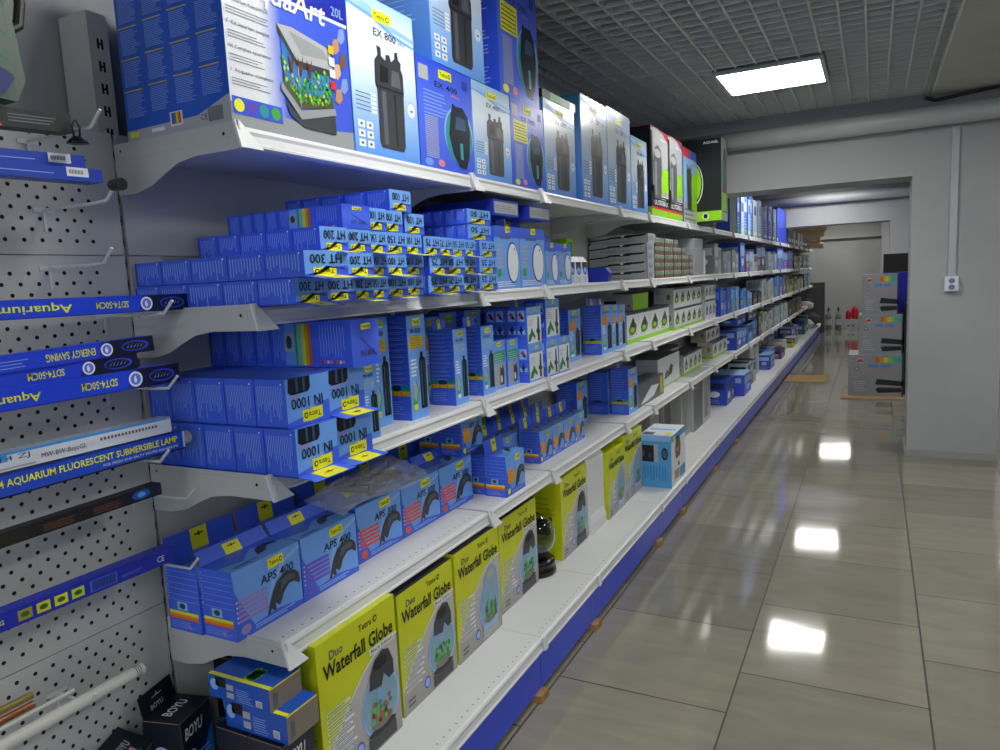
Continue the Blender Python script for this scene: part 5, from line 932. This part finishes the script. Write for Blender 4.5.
# bags and sack at the far end of the base shelf
def blob(name, loc, r, m, label, cat, seed=1, flat=1.0, knot=False):
    bm = bmesh.new(); bmesh.ops.create_icosphere(bm, subdivisions=3, radius=1); rn = random.Random(seed)
    ph = [rn.uniform(0, 6) for _ in range(6)]
    for v in bm.verts:
        c = v.co; k = 1 + .08 * math.sin(5 * c.x + ph[0]) * math.sin(6 * c.y + ph[1]) + .06 * math.sin(9 * c.z + ph[2] + 4 * c.x) + .03 * math.sin(17 * c.x + 13 * c.y + ph[3])
        v.co = Vector((c.x * r[0] * k, c.y * r[1] * k, max(c.z, -.82) * r[2] * k + r[2] * .86))
    zmin = min(v.co.z for v in bm.verts)
    for v in bm.verts: v.co.z -= zmin
    me = bpy.data.meshes.new(name); bm.to_mesh(me); bm.free(); me.materials.append(m)
    for p in me.polygons: p.use_smooth = True
    o = bpy.data.objects.new(name, me); COL.objects.link(o); o.location = loc; return tag(o, label, cat)
blob('dark_sack', (-1.24, 16.2, S5), (.27, .5, .16), noise_mat('sack_cloth', '#2c2c2a', '#44443f', 8, .9), 'dark grey sack slumped at the far end of the base shelf', 'sack', 2)
o = blob('white_bag', (-1.22, 15.62, S5), (.18, .16, .10), noise_mat('white_bag_plastic', '#b8b9b4', '#d4d4d0', 12, .5), 'white crumpled bag in front of the dark sack', 'bag', 5)
t = blob('white_bag', (-1.25, 16.25, S5 + .335), (.15, .2, .10), noise_mat('white_bag_plastic', '', '', 12, .5), 'white bag with a black rim lying on the dark sack', 'bag', 9)
b = MB(); b.tube([(.09 * math.cos(a * .5236), .1 * math.sin(a * .5236), .21) for a in range(13)], .016, INK, 8); b.build('rim', t, True)
# gas cylinders and the red canister
for k, (x, y) in enumerate(((-.89, 17.8), (-.69, 17.8))):
    t = empty('gas_cylinder', (x, y, 0), 'grey gas cylinder with a black valve by the end wall, %s one' % ('left', 'right')[k], 'gas cylinder', 'gas cylinders by the end wall')
    b = MB(); b.lathe([(.01, 0), (.062, 0), (.066, .01), (.066, .30), (.058, .35), (.03, .39), (.015, .40)], (0, 0, 0), noise_mat('grey_cylinder_paint', '#5c6062', '#74787a', 6, .35), 24); b.build('body', t, True)
    b = MB(); b.tube([(0, 0, .39), (0, 0, .45)], .014, INKG, 10); b.tube([(-.03, 0, .46), (.03, 0, .46)], .016, INK, 10); b.tube([(0, 0, .45), (0, 0, .52)], .012, INK, 10); b.build('valve', t)
    b = MB(); b.tube([(0, 0, .12), (0, 0, .25)], .0672, PG, 24); b.build('paper_label', t)
t = empty('white_crate', (-.43, 17.8, 0), 'small white box standing on the floor by the end wall', 'box'); b = MB(); b.box(-.11, -.08, 0, .12, .12, .24, PG); F = Fr((-.11, -.0801, 0), (1, 0, 0), (0, 0, 1)); b.ell(F, .06, .1, .03, .02, INKM, 1); b.ell(F, .15, .1, .03, .02, INKM, 1); b.build('body', t)
b = MB(); b.lathe([(.01, 0), (.055, 0), (.055, .16), (.03, .18), (.02, .2)], (0, 0, 0), mat('#a81424', .35, name='red_plastic'), 18); tag(b.build('red_canister', loc=(-.49, 17.8, .2405)), 'small red canister on the left of the white box', 'canister')
b = MB(); b.lathe([(.01, 0), (.06, 0), (.07, .1), (.066, .2), (.04, .27), (.015, .28)], (0, 0, 0), mat('#c01828', .3), 18); tag(b.build('red_canister', loc=(-.36, 17.8, .2405)), 'tall red canister on the right of the white box', 'canister')
# ================================================================== RIGHT SIDE: stacked cartons by the pillar
b = MB(); b.box(-.30, 8.58, .0, .40, 9.35, .012, KRAFT); tag(b.build('cardboard_sheet'), 'brown cardboard sheet under the stack of grey cartons', 'cardboard')
b = MB(); b.box(-1.0, 9.78, 0, -.50, 10.42, .006, noise_mat('tan_doormat', '#8f7448', '#a88a58', 40, .9)); tag(b.build('cardboard_sheet'), 'tan cardboard rectangle lying flat in the aisle beside the plinth', 'cardboard')
SG = noise_mat('silver_grey_carton', '#85898c', '#8f9396', 4, .4)
def appliance(W, D, H):
    b = MB(); b.box(0, 0, 0, W, D, H, SG); F = Fr((0, 0, 0), (1, 0, 0), (0, 0, 1)); L = Fr((0, D, 0), (0, -1, 0), (0, 0, 1))
    b.rect(F, W * .03, H * .03, W * .97, H * .97, SG, 1); b.ell(F, W * .22, H * .86, W * .07, H * .07, mat('#b8a8a4', .4), 2); b.pg(F, [(0, 0), (1, .2), (.7, 1), (.2, .8)], RED, 3, (W * .15, H * .82), (W * .14, H * .08)); b.ell(F, W * .16, H * .66, W * .05, H * .05, mat('#3f7a2c', .4), 2); b.ell(F, W * .16, H * .66, W * .028, H * .028, PG, 3)
    for k, c in enumerate(('#c85a1c', '#d0862c', '#c8c02c', '#7ab83c', '#3aa88c', '#3a9ab0')): b.rect(F, W * (.50 + k * .075), H * .82, W * (.575 + k * .075), H * .94, mat(c, .4), 2)
    b.rect(F, W * .36, H * .70, W * .56, H * .76, mat('#3f7fc8', .4), 2); b.rect(F, W * .60, H * .70, W * .78, H * .76, mat('#3f7fc8', .4), 2); b.lines(F, W * .4, H * .62, W * .9, H * .68, ORG, 2, .2)
    b.pg(F, [(0, .35), (.1, 0), (1, .1), (1, .45), (.1, .4)], INK, 2, (W * .5, H * .08), (W * .5, H * .3)); b.pg(F, [(.0, .6), (1, .5), (1, .85), (.06, 1)], INK, 3, (W * .5, H * .08), (W * .5, H * .34)); b.rect(F, W * .54, H * .20, W, H * .225, mat('#6a5c50', .4), 4)
    b.ell(F, W * .14, H * .46, W * .04, H * .02, PINK, 2); b.lines(F, W * .1, H * .12, W * .36, H * .4, PG, 5, .3)
    b.rect(L, 0, 0, D, H * .06, INKM, 1); b.rect(F, W * .97, 0, W, H, INKG, 3); return b
for k, (x, y, z, W, D, H, lab) in enumerate(((-.234, 8.75, .0125, .53, .5, .45, 'bottom one, the widest, standing on the cardboard'), (-.135, 8.78, .4630, .42, .45, .43, 'middle one of the stack'), (-.112, 8.80, .8935, .345, .4, .43, 'top one of the stack'))):
    place(appliance(W, D, H), 'appliance_carton', (x, y, z), 'silver grey appliance carton with rainbow strip, ' + lab, grp='silver grey cartons stacked by the pillar')
t = empty('folded_screen', (.08, 9.42, 0), 'blue and black upright panel standing behind the grey carton stack', 'panel')
b = MB(); b.box(0, 0, 0, .34, .05, 1.33, mat('#0a1494', .5, name='royal_blue_fabric')); b.build('blue_panel', t); b = MB(); b.box(.015, .0, 1.332, .34, .05, 1.54, mat('#0c0c0f', .6)); b.build('black_panel', t)
b = MB(); b.box(.30, 8.9, 0.013, .42, 9.3, 1.0, mat('#23262a', .5, name='dark_crate')); tag(b.build('dark_carton'), 'narrow dark carton squeezed behind the right edge of the grey carton stack', 'carton')
# plastic bag lying on the pump cartons
def bag():
    t = empty('parts_bag', (-1.385, 1.75, S4 + .191), 'grey transparent plastic bag of black parts lying on the air pump cartons', 'bag')
    bm = bmesh.new(); bmesh.ops.create_grid(bm, x_segments=26, y_segments=40, size=1); vs = list(bm.verts)
    def h(u, v): return (1 - u * u) ** .5 * (1 - v ** 4) ** .5 if abs(u) < 1 and abs(v) < 1 else 0
    for v in vs:
        u, w_ = v.co.x, v.co.y; k = h(u, w_); v.co = Vector((u * (.075 + .02 * math.sin(3 * w_)), w_ * .23, k * (.055 + .009 * math.sin(5 * w_ + 3 * u) + .005 * math.sin(15 * u + 9 * w_)) + .0))
    me = bpy.data.meshes.new('bag'); bm.to_mesh(me); bm.free(); fm = mat('#e4e7ea', .1, name='grey_bag_film'); fm.node_tree.nodes['Principled BSDF'].inputs['Alpha'].default_value = .30; me.materials.append(fm)
    for p in me.polygons: p.use_smooth = True
    o = bpy.data.objects.new('film', me); COL.objects.link(o); o.parent = t
    b = MB(); rn = random.Random(4)
    for k in range(7):
        y = -.12 + .032 * k + rn.uniform(-.01, .01); b.tube([(rn.uniform(-.05, 0), y, .014), (rn.uniform(0, .05), y + .02, .026), (rn.uniform(-.02, .05), y + .05, .02)], .010, INK, 8)
    b.build('black_parts', t); t.rotation_euler = (0, .22, .05)
    return t
bag()
